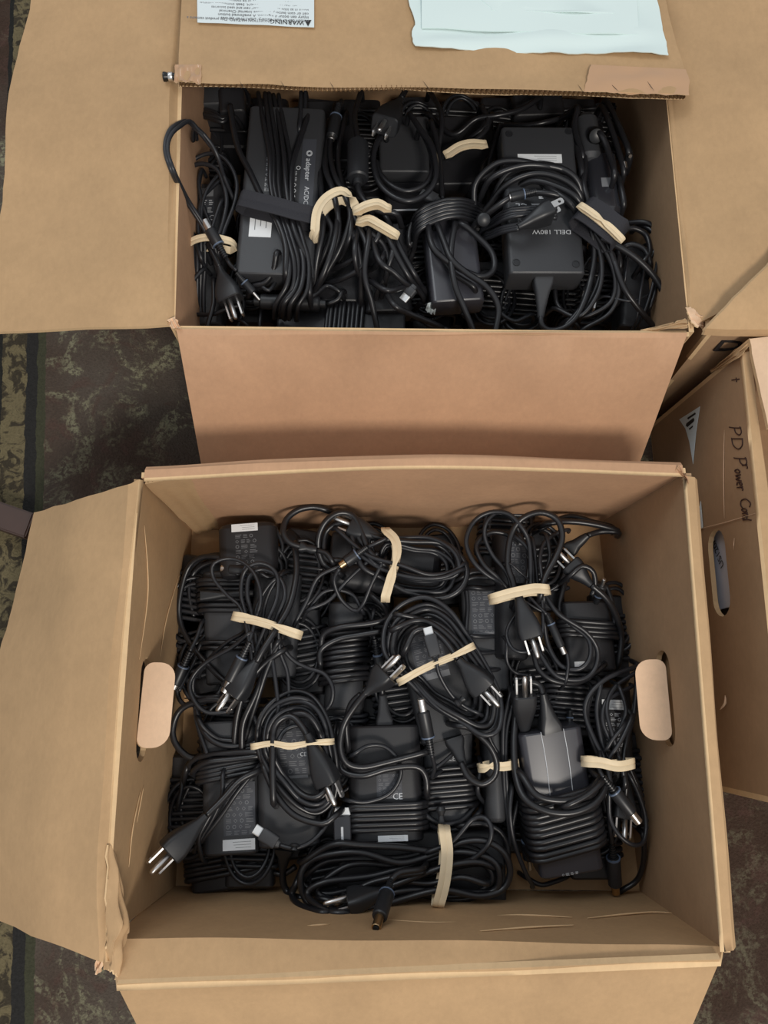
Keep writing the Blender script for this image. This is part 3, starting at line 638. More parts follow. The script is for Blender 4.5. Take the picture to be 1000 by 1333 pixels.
# small black fitting poking out between the flaps
s = Thing('cable_end', 'small black cable end poking out at the far box corner by the flap', 'connector', (221, 101, .19)); fr = frame_ab(P(231, 100, .194), P(213, 100, .194)); s.lathe('grip', M['blk'], s.root, fr, [(0, .0032), (.009, .0036), (.0105, .0042), (.0125, .0042), (.013, .003)]); s.lathe('sleeve', M['metal'], s.root, fr, [(.004, .0037), (.0045, .0040), (.0075, .0040), (.008, .0037)])
# ------------------------------------------------------------------ box marked in pen, on the right
pb = root('cardboard_box', (.5, .1, 0), 'closed cardboard box on the right with brown pen writing and an oval hand hole', 'box')
xt0, xt1 = P(966, 460, D), P(1001, 800, D); q0 = xt0.copy(); dirv = (xt1-xt0).normalized(); q1 = q0+dirv*.36
g0, g1 = V3(q0.x-.011, q0.y, FZ+.001), V3(q1.x-.004, q1.y, FZ+.001)
Lr = (q1-q0).length
hc = None
# find the hand hole centre on this wall from its place in the photograph
def on_pb(px, py, dz=.0006):
    v = RM @ Vector(((px-500)/FPX, (666.5-py)/FPX, -1.0)); nrm = (q1-q0).cross(g0-q0).normalized()
    if nrm.x > 0: nrm = -nrm
    t = (q0-CAM).dot(nrm)/v.dot(nrm); return CAM+v*t+nrm*dz
hp = on_pb(934, 745, 0); hu = (hp-q0).dot(dirv); hv = (hp-(q0+dirv*hu)).length
ht, hb = on_pb(928, 688, 0), on_pb(938, 801, 0)
pw, mpp = wall_hole('wall', q0, q1, g1, g0, (hu, hv, (ht-hb).length/2, .0155), pb, (1, 0, 0), 'card_dull')
E0, E1 = V3(.72, q0.y, D), V3(.70, q1.y, D); e0, e1 = V3(.72, q0.y, FZ+.001), V3(.70, q1.y, FZ+.001)
sheet('wall', [[q0, E0], [g0, e0]], pb, 'card_dull', T_, (0, -1, 0)); sheet('wall', [[q1, E1], [g1, e1]], pb, 'card_dull', T_, (0, 1, 0)); sheet('wall', [[E0, E1], [e0, e1]], pb, 'card_dull', T_, (-1, 0, 0))
sheet('bottom_panel', [[g0, e0], [g1, e1]], pb, 'card_dull', .003, (0, 0, 1))
sheet('flap', [[q0+V3(.0, 0, .002), q0+dirv*.18+V3(0, 0, .002), q1+V3(0, 0, .002)], [q0+V3(.006, 0, .004), q0+dirv*.18+V3(.008, 0, .003), q1+V3(.008, 0, .003)], [q0+V3(.009, -.004, -.006), q0+dirv*.18+V3(.018, 0, -.012), q1+V3(.02, 0, -.02)]], pb, 'card', .003, (0, 0, 1), seed=41, wav=.0004, ragged=.0005)
sheet('flap', [[P(976, 441, .192), P(1100, 436, .192), V3(.70, q0.y+.004, .195)], [P(984, 480, .196), P(1100, 480, .20), V3(.70, .22, .20)], [P(1001, 556, .198), P(1120, 560, .21), V3(.70, .13, .215)]], pb, 'card_raw_lit', .004, (0, 0, 1), seed=42, wav=.0008, ragged=.0005)
sheet('torn_corner', [[P(975, 441, .191), P(980, 446, .191)], [P(950, 461, .17), P(962, 466, .186)], [P(925, 483, .13), P(932, 482, .14)]], pb, 'card', .001, (0, 0, 1), ragged=.0007, seed=43)
xs = hp.x+.010
link('printed_sheet', [V3(xs, hp.y-.03, .05), V3(xs, hp.y+.060, .05), V3(xs+.002, hp.y+.060, .17), V3(xs+.002, hp.y-.03, .17), V3(xs+.001, hp.y-.03, .05), V3(xs+.001, hp.y+.060, .05), V3(xs+.003, hp.y+.060, .17), V3(xs+.003, hp.y-.03, .17)], [(0, 1, 2, 3), (7, 6, 5, 4), (0, 4, 5, 1), (1, 5, 6, 2), (2, 6, 7, 3), (3, 7, 4, 0)], M['liner'], pb)
def wall_frame(px, py, px2, py2, off):
    A, B = on_pb(px, py, off), on_pb(px2, py2, off); X = (B-A).normalized(); N = (q1-q0).cross(g0-q0).normalized(); N = -N if N.x > 0 else N
    Y = N.cross(X); fr = Matrix((X, Y, N)).transposed().to_4x4(); fr.translation = A; return fr
A = PX(941, 738, xs-.0006); B = PX(929, 704, xs-.0006); X = (B-A).normalized(); N = V3(-1, 0, .016).normalized(); N = (N-X*N.dot(X)).normalized(); Y = N.cross(X)
fr = Matrix((X, Y, N)).transposed().to_4x4(); fr.translation = A
text_mesh('lettering', 'US120P', fr, .010, M['black'], pb, 'LEFT')
tb = Tubes(); tb.add(catmull([P(926, 742, .09)+V3(.02, 0, 0), P(936, 736, .10)+V3(.018, 0, 0), P(944, 744, .10)+V3(.02, 0, 0)], .003), .0028); tb.build('cord_inside', M['cord'], pb)
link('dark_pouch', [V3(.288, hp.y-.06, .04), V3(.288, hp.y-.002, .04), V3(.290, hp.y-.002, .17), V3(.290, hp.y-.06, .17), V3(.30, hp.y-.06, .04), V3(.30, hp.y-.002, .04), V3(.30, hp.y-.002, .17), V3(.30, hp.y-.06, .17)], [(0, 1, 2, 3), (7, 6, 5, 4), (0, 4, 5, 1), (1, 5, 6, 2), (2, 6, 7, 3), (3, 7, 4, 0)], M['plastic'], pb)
# handwriting in brown marker: PD Pr Power Cord
def pen(q, w=.0011):
    pts = [on_pb(x, y, .0004) for x, y in parse(q)]; t = Tubes(); t.add(catmull(pts, .0015), w*.5, 5); return t
GL = dict(P=['0,0 .08,.5 .1,1', '0,.92 .45,1 .7,.8 .5,.5 .08,.42'], D=['0,0 .04,1', '0,1 .55,.9 .8,.5 .5,.08 -.05,0'], r=['0,.62 .1,0', '.06,.35 .3,.62 .6,.55'], o=['.3,.6 0,.35 .2,0 .5,.2 .5,.5 .3,.62'],
 w=['0,.6 .15,0 .35,.5 .55,0 .75,.62'], e=['0,.3 .45,.38 .35,.62 .05,.5 .05,.1 .5,.05'], C=['.75,.85 .4,1 0,.6 .1,.15 .5,0 .8,.15'], d=['.4,.5 .1,.5 0,.15 .3,0 .5,.3', '.62,1 .5,.5 .55,0'], t=['.1,1 .2,0', '-.1,.6 .5,.62'])
for ch, ox, oy, su, sv in (('P', 950, 556, 15, 15), ('D', 953, 571, 17, 14), ('P', 956, 596, 14, 16), ('r', 967, 605, 9, 10), ('o', 957, 611, 9, 11), ('w', 958, 618, 11, 11), ('e', 959, 628, 8, 12), ('r', 960, 634, 8, 12), ('C', 964, 650, 14, 13), ('o', 966, 662, 8, 11), ('r', 967, 668, 7, 11), ('d', 967, 672, 9, 11), ('t', 953, 493, 9, 10)):
    for st_ in GL[ch]:
        q_ = ' '.join('%f,%f' % (ox+b*sv+a*su*.12, oy+a*su-b*.5) for a, b in parse(st_))
        pen(q_, .0010).build('pen_stroke', M['pen'], pb)
# torn shipping label with bars, clear tape
def patch(name, q, m, off=.0004, parent=pb):
    pts = [on_pb(x, y, off) for x, y in parse(q)]; n = len(pts); nr = V3(-.0002, 0, 0)
    return link(name, [p+nr for p in pts]+pts, [tuple(range(n)), tuple(range(n, 2*n))[::-1]]+[(k, n+k, n+(k+1) % n, (k+1) % n) for k in range(n)], M[m], parent)
patch('torn_label', '885,546 912,529 907,562 903,604 898,575 893,558', 'paper', .0003); patch('torn_label', '905,690 913,652 916,688', 'paper', .0003)
for q in ('896,544 906,537 907,539 897,546', '895,551 904,544 905,546.5 904,549 896,556 894,554', '898,558 903,554 903,556 899,559.5'): patch('barcode_bar', q, 'black', .0007)
creases(pb, [[on_pb(944, 560), on_pb(943, 620), on_pb(944, 675)], [on_pb(905, 690), on_pb(945, 680), on_pb(985, 668)], [on_pb(957, 700), on_pb(956, 716)]], 'card_raw_lit', .0004)
creases(pb, [[on_pb(945, 905), on_pb(945, 915), on_pb(938, 924)]], 'card_raw_lit', .0012)
# ------------------------------------------------------------------ box with the printed D, far right
db = root('cardboard_box', (.5, .5, 0), 'cardboard box behind with a black printed letter D on its front side', 'box')
c0, c1 = V3(.252, .300, D-.001), V3(.75, .300, D-.001); k0, k1 = V3(.262, .300, FZ+.001), V3(.75, .300, FZ+.001); u0, u1 = V3(.252, .70, D-.001), V3(.75, .70, D-.001); l0, l1 = V3(.262, .70, FZ+.001), V3(.75, .70, FZ+.001)
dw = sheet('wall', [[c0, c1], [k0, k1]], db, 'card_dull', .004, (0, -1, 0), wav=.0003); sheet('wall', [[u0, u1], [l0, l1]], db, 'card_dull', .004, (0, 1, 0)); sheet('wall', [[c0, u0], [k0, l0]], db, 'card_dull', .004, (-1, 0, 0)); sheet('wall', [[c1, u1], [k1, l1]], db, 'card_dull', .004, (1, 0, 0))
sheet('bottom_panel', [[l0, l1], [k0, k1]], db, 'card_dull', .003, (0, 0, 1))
sheet('flap', [[P(1000, 346, .2085), P(1100, 250, .2085), V3(.60, .46, .207)], [P(957, 388, .203), P(1050, 380, .207), V3(.60, .40, .205)], [P(919, 428, .194), P(1010, 429, .197), V3(.70, .305, .194)], [P(916, 436, .188), P(1010, 438, .189), V3(.70, .300, .187)]], db, 'card', .0035, (0, 0, 1), seed=51, wav=.0003, ragged=.0004)
X = V3(1, 0, 0); Y = V3(0, .06, 1).normalized(); N = X.cross(Y); fr = Matrix((X, Y, N)).transposed().to_4x4(); fr.translation = V3(.2665, .2990, .163)
text_mesh('lettering', 'DELL', fr, .026, M['black'], dw, 'LEFT', ext=.0006, sx=1.35)
# ------------------------------------------------------------------ dark wooden bar at the left edge
bar = [P(-60, 632, .03), P(44, 668, .03), P(32, 700, .03), P(-60, 668, .03)]
wb = link('wooden_bar', bar+[V3(p.x, p.y, FZ+.001) for p in bar], [(0, 1, 2, 3), (7, 6, 5, 4), (0, 4, 5, 1), (1, 5, 6, 2), (2, 6, 7, 3), (3, 7, 4, 0)], M['wood'], None); fixn(wb)
bm = bmesh.new(); bm.from_mesh(wb.data); bmesh.ops.bevel(bm, geom=bm.edges[:], offset=.0015, segments=2, affect='EDGES'); bm.to_mesh(wb.data); bm.free()
setp(wb, 'end of a dark brown wooden bar lying on the carpet at the left edge', 'bar')
# ------------------------------------------------------------------ contents of the nearer box
GF = 'adapters in the nearer box'; GB = 'adapters in the farther box'
def T(name, label, cat, at, g, seed=0): return Thing(name, label, cat, at, g, seed)
BURIED = 'spare black adapter wound with its cord, buried under the others in the %s box'
def filler(x, y, z, a, w, L, th, g, which, n=9, m='plastic', r=.0022, seed=0, label=None):
    FN[0] += 1
    if FN[0] in SKIP: return
    t = Thing('wound_adapter', label or BURIED % which, 'adapter', Vector((x, y, z)), 'buried adapters in the %s box' % which, seed)
    d = Vector((math.cos(a), math.sin(a), 0)); A = Vector((x, y, z+th))-d*L/2; B = A+d*L; fr = frame_ab(A, B); h = th/2; e = .002; f2 = fr @ Matrix.Translation((0, 0, -h))
    loft('body', M[m], t.root, [(0, w/2-e, h-e, .005), (e, w/2, h, .005), (L-e, w/2, h, .005), (L, w/2-e, h-e, .005)], 28, f2)
    t.fr, t.L, t.W, t.h, t.f2, t.cr = fr, L, w, h, f2, .005
    t.wind(.22, .8, n, r, slant=t.r.uniform(-.12, .12))
    cx = t.r.uniform(-.02, .02)
    for k in range(2):
        pts = [f2 @ Vector((L/2+cx+math.cos(q)*(L*.42-k*.006), math.sin(q)*(w*.52-k*.005), h+.006+.003*math.sin(q*2+k))) for q in [i*math.pi/5 for i in range(10)]]
        t.raw.append((catmull(pts, .005, True), .0019, True))
    t.done(); return t
fr_ = random.Random(21)
for i in range(6):
    for j in range(4):
        x = -.165+i*.067; y = -.120+j*.080
        if (i, j) in ((0, 3), (5, 3), (0, 0)): continue
        if j == 0: y += .012
        filler(x+fr_.uniform(-.004, .004), y+fr_.uniform(-.004, .004), .001, math.pi/2+fr_.uniform(-.15, .15), .042, .074, .018, GF, 'nearer', 7, fr_.choice(['plastic', 'plastic', 'plastic_grey']), seed=i*4+j)
for px, py, z, a, s_, ph in ((395, 745, .022, 80, 1, 'between the far left corner adapter and the oval coil'),
    (392, 850, .022, 95, 2, "under the crossing cables right of the left bundle's plug"),
    (480, 830, .02, 90, 3, 'beneath the many-turn upright adapter'),
    (520, 900, .022, 100, 4, "between the diagonal band and the middle adapter's plug"),
    (440, 960, .022, 85, 5, "just left of the middle adapter's top"),
    (690, 900, .022, 90, 6, 'behind the upright three-prong plug right of centre'),
    (655, 700, .022, 80, 7, 'under the far end of the tall loops'),
    (300, 960, .020, 90, 8, 'under the left edge of the cord coil over the printed grey adapter'),
    (700, 1010, .022, 92, 9, 'beside the slim standing adapter and the shiny one'),
    (540, 1030, .022, 90, 10, 'below the round metal tip right of the middle adapter'),
    (600, 880, .022, 90, 11, "under the centre coil's near right part"),
    (270, 850, .018, 100, 12, 'beside the left hand-hole tab'),
    (790, 830, .02, 85, 13, 'between the right rear adapter and the right wall'),
    (430, 1120, .012, 95, 14, "left of the dongle under the near oval coil's end"),
    (255, 1040, .016, 90, 15, 'along the left wall beside the plug lying there'),
    (820, 1010, .018, 90, 16, 'along the right wall near the pointing metal tip'),
    (260, 780, .018, 80, 17, 'by the left wall near the farther left coils'),
    (330, 1090, .016, 90, 18, 'under the bent strain relief near the lower left'),
    (765, 1080, .014, 90, 19, "below the shiny adapter's right flank"),
    (700, 745, .022, 90, 20, 'under the loops hanging from the level cream band')):
    q_ = P(px, py, z); filler(q_.x, q_.y, z, math.radians(a), .044, .080, .018, GF, 'nearer', 8, seed=200+s_, label='wound black adapter '+ph)
# A1 top-left adapter, label up
t = T('laptop_adapter', 'black adapter with white sticker and fine print in the far left corner', 'adapter', (320, 705, .04), GF)
t.body((320, 678), (323, 750), 76, .072, .030, 'plastic', .009, ends=.006)
t.sticker(.05, .19, -.25, .20); t.fineprint(.23, .98, -.22, .20, 8, seed=11, panel=False); t.text('CE', .9, .25, .004, 90)
t.c('300,727 284,722 262,727 246,742 241,765 238,790', (.05, .045, .03), .0024); t.c('296,733 275,732 256,742 248,762 250,785', (.05, .04, .03), .0024); t.c('262,735 250,750 246,772 252,800', (.045, .035), .0024)
t.c('352,715 366,735 362,760 350,775', (.06, .05), .0022); t.c('357,708 372,730 370,760', (.05, .045), .0022); t.c('360,690 368,712 362,735 372,745', .05, .0019)
t.done()
# A3 wound adapter on the left
t = T('laptop_adapter', 'black adapter wound with thick cord beside the left wall, grey face below the coils', 'adapter', (292, 800, .03), GF)
t.body((290, 742), (296, 890), 56, .050, .030, 'plastic_grey', .006); t.wind(.08, .40, 7, .0027, slant=.1); t.wind(.64, .74, 2, .0024)
t.barrel((338, 745), (299, 741), .072, .068, tip=.008); t.c('338,745 352,752 366,745', .072, .0019)
t.cone((330, 772), (262, 776), .058, w=.010, h=.010)
t.c('300,727 265,725 245,740 234,780 235,810 247,836 266,860 285,880 302,893', (.06, .05, .045, .05, .055), .0027)
t.barrel((247, 848), (229, 890), .060, .05, tip=.005, brass=False); t.c('262,838 252,862 240,885 233,900', .05, .0019); t.c('247,848 256,830 262,812', (.06, .05), .0019)
t.c('254,847 240,868 231,893 234,911 243,918 256,916', .045, .0022)
t.done()
# A2 hero bundle, centre left
t = T('laptop_adapter', 'adapter bundle at centre left, looped cables, round tip and plug under a slanting band', 'adapter', (350, 820, .04), GF)
t.body((362, 745), (352, 882), 62, .056, .028, 'plastic_grey', .006)
t.c('330,870 316,798 296,775 279,755 276,738 284,730 300,727 316,732 330,745 338,765 339,785 333,805 325,835 322,842', (.088, .086, .088, .088, .088, .09), .0018)
t.c('330,850 320,800 314,775 316,750 325,737 340,733 355,740 362,755 360,780 350,805 336,840 326,870', (.085, .085, .085, .085, .083), .0020)
t.c('336,850 328,800 322,775 324,752 335,742 350,743 366,755 371,775 362,800 350,830 333,865', (.082, .08, .082, .08), .0022)
t.c('330,850 332,800 339,780 350,762 360,753', .078, .0018); t.c('341,850 343,800 349,775 358,758 366,748', .076, .0018)
t.c('384,712 386,745 378,785 362,815 343,845 334,862', (.075, .082, .09, .093, .092), .0030, wob=.001)
t.plug((338, 855), (303, 903), .092, .086, roll=20, pr=.016)
t.barrel((325, 836), (299, 887), .098, .090, tip=.0105, r=.0052)
t.c('366,848 340,868 320,897 309,932 305,968', (.085, .075, .065), .0030); t.c('362,835 351,856 333,904 317,941 315,975', (.085, .078, .066), .0030); t.c('368,828 349,868 337,904 326,939 319,962', (.083, .075, .064), .0027)
t.c('362,815 365,849 374,875 376,909 374,932', (.085, .08, .072), .0019); t.c('352,818 354,852 360,897 362,927 351,943 337,946 331,932', (.085, .08, .072), .0020)
t.c('362,835 380,858 400,869 422,877 433,895 431,915 418,928 400,932 374,932', (.08, .075, .07), .0020)
t.c('322,815 316,824 296,836 276,854 262,872', (.085, .07, .06), .0019); t.c('324,825 303,842 270,861 252,879 247,897 257,918 273,928 300,926', (.086, .075, .068, .07), .0020)
t.c('270,861 253,881 252,902 261,908 284,906', (.07, .066, .068), .0019)
t.c('330,912 300,912 266,911 236,923 225,948 229,969 245,985 264,988', (.07, .066, .06, .06), .0029, wob=.001)
t.c('254,918 257,943 270,982', (.06, .06, .066), .0020); t.c('255,920 266,953 287,969 319,971 335,965', (.06, .066, .068), .0028); t.c('259,938 268,950 285,962 306,964', .066, .0024)
t.done()
band('306,802 322,804 345,810 365,817 386,825', .100, .0078, 'twisted cream rubber band round the centre left cable loops, slanting down to the right', drop=.028, twist=1.0)
# A4 top centre bundle
t = T('laptop_adapter', 'adapter bundle in a wide oval coil against the far wall of the nearer box', 'adapter', (500, 735, .04), GF)
t.body((430, 746), (574, 762), 36, .064, .030, 'plastic', .010); 
t.body((506, 722), (576, 730), 52, .070, .028, 'plastic', .012, ends=.008, name='second_adapter')
t.body((430, 712), (470, 716), 46, .058, .026, 'plastic', .006, name='cable_clamp')
t.c('500,735 485,722 478,712 470,690 459,671 440,668 422,682 414,707 421,733 440,745', (.085, .09, .088, .075), .0030); t.c('452,731 440,729 424,727 422,700 432,685 455,681 470,705 482,722', (.08, .082, .085), .0026)
OV = '459,688 494,700 532,705 572,707 598,722 608,745 598,768 572,779 532,771 499,753 470,735'
t.oval(OV, .084, (1,), .0028, jit=0); t.oval('480,700 520,700 560,702 590,715 600,738 590,752 550,757 510,745 485,728', .086, (1, .97, .93, .88), .0020, jit=3)
t.oval('500,708 540,712 570,716 590,735 580,765 545,770 510,762 495,740', .080, (1, .93, .85), .0020, jit=3)
t.c('440,690 460,708 484,725 523,736 558,748 588,744 602,735', (.09, .092, .09), .0020); t.c('468,722 500,742 540,752 575,752 600,742', .09, .0020)
t.c('442,740 435,756 444,780 462,795 473,786 484,760 499,731', (.088, .08, .076, .08, .088), .0019); t.c('385,810 400,782 413,753 433,741 450,736', (.08, .082, .088), .0020); t.c('403,793 428,782 450,758 472,737 492,720', (.076, .08, .088), .0019); t.c('400,796 420,772 440,768 460,775 470,792', .072, .0019)
t.barrel((478, 712), (450, 732), .094, .090, brass=True, tip=.006, r=.0056); t.c('478,712 492,706 504,700', .092, .0020)
t.plug((500, 702), (456, 684), .086, .082, roll=0, w=.02, h=.015, pr=.014)
t.plug((400, 712), (372, 700), .040, .035, w=.018, h=.014, pr=.010)
t.c('425,664 408,660 388,664 373,676 369,693 377,706 393,712', (.08, .085, .088, .085), .0030, wob=.001); t.cone((412, 716), (391, 712), .085, w=.0095, h=.009); t.c('412,716 425,720 432,730', .084, .0026)
t.done()
band('502,690 514,702 517,718 513,738 508,756 502,776', .096, .0082, 'cream rubber band hanging vertically over the oval coil at the far wall', drop=.030, pinch=.55)
# A5 upright wound adapter
t = T('laptop_adapter', 'rounded black adapter tightly wound with many turns, left of the diagonal band', 'adapter', (452, 850, .03), GF)
t.body((452, 783), (446, 924), 50, .056, .032, 'plastic_grey', .013); t.wind(.24, .78, 10, .0026, slant=-.12)
t.c('418,842 422,825 445,816 480,812 503,805 500,790 484,775', (.066, .072, .074, .06), .0029); t.c('417,865 418,846 440,832 470,826 495,822', (.064, .07, .07), .0029)
t.barrel((488, 832), (497, 880), .066, .055, tip=.006, r=.0045); t.c('488,832 484,815 486,798', .066, .0019); t.c('470,790 482,800 483,830 476,850', .05, .0026)
t.done()
# A7 adapter with grey label
t = T('laptop_adapter', 'grey-labelled flat adapter lying between the diagonal band and the upright cylinder-like adapter', 'adapter', (628, 810, .03), GF)
t.body((626, 738), (637, 900), 56, .058, .028, 'plastic_grey', .005); t.fineprint(.19, .56, -.30, .22, 8, 'ink', seed=4); t.sticker(.535, .555, -.28, .2, 'ink', name='strip')
for y in (765, 828, 849, 872): t.c('%d,%d %d,%d %d,%d %d,%d' % (598, y+3, 612, y, 635, y+1, 660, y-3), (.05, .062, .062, .05), .0022 if y != 765 else .0027)
t.c('606,760 609,790 607,830 612,850', .060, .0022); t.c('600,752 615,745 640,745', .062, .0022); t.c('600,760 615,752 640,752', .064, .0022)
t.done()
# A6 centre bundle with the diagonal band
t = T('laptop_adapter', 'centre adapter bundle with a small flat connector and a plug across a diagonal band', 'adapter', (570, 860, .04), GF)
t.body((545, 792), (588, 962), 76, .062, .028, 'plastic_grey', .005); t.sticker(.03, .09, -.34, .20); t.fineprint(.12, .52, -.30, .25, 9, 'ink', seed=7); t.sticker(.50, .545, -.30, .25, 'ink', name='strip')
OV6 = '500,845 504,812 525,790 555,780 585,795 610,830 635,870 652,912 650,950 630,958 600,943 565,922 535,890 512,868'
for k, (sc, r) in enumerate(((1, .0023), (.93, .0021), (.86, .0027), (.79, .0021), (.70, .0024), (.60, .0021))): t.oval(OV6, .088-.003*k+(.004 if k == 2 else 0), (sc,), r, jit=2.5, cen=(574+k*-1.5, 868+k*1.5))
t.c('520,800 548,806 575,815 605,845 640,895', .090, .0024); t.c('515,818 540,808 562,812 590,835 612,870', .092, .0028)
t.usbc((568, 858), (559, 826), .098, .100); t.c('568,858 572,878 588,905 607,921 622,928', (.098, .092, .088), .0018)
t.plug((596, 858), (631, 896), .100, .094, roll=25, pr=.016); t.c('596,858 580,835 560,820 540,822 528,845', (.10, .096, .09), .0029)
ob = t.cone((594, 917), (604, 909), .093, w=.006, h=.006, name='cable_tie')
t.done()
band('524,886 545,874 568,863 592,853 614,842', .104, .0062, 'thin yellowish rubber band running diagonally over the cables at the centre', drop=.026, twist=1.0)
# A8 bundle with horizontal band
t = T('laptop_adapter', 'bundle right of centre with tall wide cable loops above and below a cream band', 'adapter', (668, 775, .04), GF)
t.body((668, 690), (669, 858), 46, .070, .040, 'plastic', .016, ends=.004); t.fineprint(.08, .42, -.1, .38, 7, 'ink', seed=9); t.sticker(.06, .12, .05, .35)
t.c('672,775 658,763 631,746 614,727 607,703 617,679 638,667 662,669 679,686 689,708 691,753 690,775', (.085, .09, .095, .095, .09), .0022)
t.c('668,775 660,746 641,722 631,698 634,679 648,667 664,672 675,690', (.085, .09, .092, .085), .0020)
t.c('670,775 668,758 661,734 665,698 679,676 703,667 725,676 732,698 725,722 710,751 704,775', (.09, .094, .1, .1, .092), .0029)
t.c('708,780 706,753 703,729 708,708 725,694 737,690', (.09, .088, .08), .0020); t.c('668,775 648,752 629,734 620,710 636,694 655,694 668,700', (.085, .088, .086, .08), .0024)
t.c('668,697 686,712 692,735 694,770', .086, .0022); t.c('676,698 690,720 688,745 684,775', .082, .0026); t.c('694,705 698,735 700,772', .08, .002); t.c('712,700 716,725 708,750 700,775', .084, .002)
t.c('699,768 710,775 727,799 763,823 778,847 773,873 754,885 725,880 706,856 698,838', (.09, .088, .084, .08, .08), .0022)
t.c('706,770 713,784 744,813 766,832 768,856 754,871 730,866 713,837 708,799 706,775', (.088, .086, .082, .08, .088), .0022)
t.c('674,796 662,815 660,830 668,845 682,849 694,844 706,823 706,784 704,770', (.086, .09, .092, .09), .0017)
t.c('660,838 660,860 670,875 690,880', (.08, .075), .0018); t.c('695,849 701,871 720,886 749,889 773,878 785,868', (.08, .078, .07), .0026)
t.c('670,770 672,780', .09, .002)
t.plug((673, 770), (692, 830), .104, .098, roll=10, w=.021, h=.018, pr=.015); 
t.barrel((712, 800), (731, 842), .092, .088, r=.0036, tip=.007, tr=.0026, ribs=.008); t.c('712,800 700,788 690,778', .094, .0016); t.c('738,850 740,865 737,885', .085, .0016)
t.c('684,783 700,793 716,800', .092, .0012); t.c('666,735 676,744 687,754', .094, .0011)
t.done()
band('645,778 662,773 680,769 697,766 713,767', .108, .0088, 'cream rubber band lying nearly level over the tall loops right of centre', drop=.034)
# A9 right rear adapter
t = T('laptop_adapter', 'black adapter near the right wall under two thick plugs and a small upright pin', 'adapter', (768, 820, .03), GF)
t.body((764, 782), (772, 874), 64, .056, .034, 'plastic', .006); t.wind(.30, .56, 4, .0026); t.sticker(.86, .93, -.35, -.1, 'white')
t.plug((770, 762), (742, 734), .082, .078, roll=-15, pr=.015, w=.020); t.c('770,762 790,780 803,804 809,830 806,860', (.082, .076, .06, .05), .0030)
t.cone((765, 697), (741, 716), .070, .060, w=.015, h=.014); t.c('715,681 740,679 770,682 800,689', (.075, .07, .068), .0030); t.c('765,697 782,692 802,692', .068, .0028); t.c('705,688 740,672 775,680 795,685', .06, .0026)
t.c('744,748 758,737 772,744 775,762 770,775', (.086, .086, .08), .0024); t.barrel((776, 785), (784, 762), .060, .078, r=.0045, tip=.008, tr=.0018)
t.c('790,765 797,785 800,810', .06, .0024); t.c('735,760 728,790 735,820', .05, .0026)
t.done()
# extra wound adapter behind the big grey one
t = T('laptop_adapter', 'wound coil half hidden behind the neck of the shiny grey adapter on the right', 'adapter', (745, 900, .03), GF)
t.body((742, 872), (748, 960), 56, .048, .03, 'plastic', .008); t.wind(.05, .9, 10, .0021); t.barrel((742, 925), (742, 943), .056, r=.003, tip=.004, tr=.0022, ribs=.006); t.done()
# A10 lower left adapter with sticker
t = T('laptop_adapter', 'grey adapter at the lower left, dense print, white sticker on its near end', 'adapter', (296, 1030, .04), GF)
t.body((298, 938), (299, 1114), 68, .062, .028, 'plastic_grey', .007); t.fineprint(.47, .86, -.10, .46, 9, 'ink', seed=5); t.sticker(.885, .965, -.12, .45); t.wind(.24, .44, 6, .0027, slant=-.12, layers=1)
t.c('252,1003 247,995 262,985 300,980 335,978', (.055, .066, .07), .0028); t.c('256,1012 252,1004 270,992 305,988 336,984', (.055, .068, .072), .0028)
t.c('340,1004 328,1010 305,1018 290,1036 270,1068 259,1092 262,1114', (.068, .075, .072, .068), .0020); t.c('290,1010 289,1036 280,1060 264,1088 255,1104', (.072, .072, .068), .0020); t.c('335,1000 310,1030 288,1062 262,1095', (.07, .074, .068), .0022)
t.plug((268, 1062), (219, 1111), .092, .102, roll=-20, pr=.016, w=.022); t.c('268,1062 290,1040 312,1016 335,1004', (.086, .082, .072), .0030)
t.c('243,1000 238,1025 228,1060 236,1095', (.05, .03), .0026); t.c('248,1020 236,1050 240,1085 246,1110', (.04, .03), .0026); t.c('254,1010 240,1005 236,1030 232,1048', (.05, .04), .0022)
t.done()
t = T('laptop_adapter', 'black wound adapter lying lowest in the near left corner under the grey one', 'adapter', (290, 1130, .02), GF)
t.body((288, 1085), (293, 1160), 80, .030, .026, 'plastic', .006); t.wind(.05, .78, 8, .0025, slant=-.05); t.done()
# A11
t = T('laptop_adapter', 'flat grey adapter left of centre with oval cord coil, flat connector and bent strain relief', 'adapter', (372, 1010, .04), GF)
t.body((372, 918), (376, 1104), 76, .064, .028, 'plastic_grey', .008); t.fineprint(.08, .50, -.14, .34, 8, 'ink', seed=6); t.sticker(.505, .525, -.14, .34, 'ink', name='strip'); t.sticker(.02, .045, .05, .3, 'white'); t.text('CE', .36, .27, .005, 90)
OV11 = '337,975 338,940 352,914 380,900 406,906 424,932 434,970 438,1005 434,1040 415,1058 390,1050 365,1025 348,1000'
for k, (sc, r) in enumerate(((1, .0024), (.93, .0022), (.86, .0022), (.78, .0022), (.70, .0026))): t.oval(OV11, .078+.002*k, (sc,), r, jit=2, cen=(390+k, 985+k*2))
t.c('356,1040 355,985 358,945 378,932 395,948 404,968', (.085, .09, .092), .0030); t.plug((400, 955), (428, 1020), .096, .090, roll=25, w=.021, pr=.015)
t.c('362,965 372,950 392,945 408,962', .086, .0022); t.c('344,1000 360,1035 385,1062 420,1072 436,1062', (.08, .082, .08), .0028)
t.usbc((364, 1100), (340, 1084), .082, .082); t.c('364,1100 384,1104 406,1095 424,1075 432,1052', (.082, .082, .080, .074), .0020); t.cone((384, 1098), (383, 1106), .086, w=.006, h=.006, name='cable_tie')
t.cone((368, 1132), (371, 1100), .034, .050, w=.017, h=.014); t.c('368,1130 369,1150 376,1163 392,1169 408,1164', (.034, .02, .014), .0031); t.c('340,1117 350,1132 368,1138 385,1128', .03, .0026)
t.done()
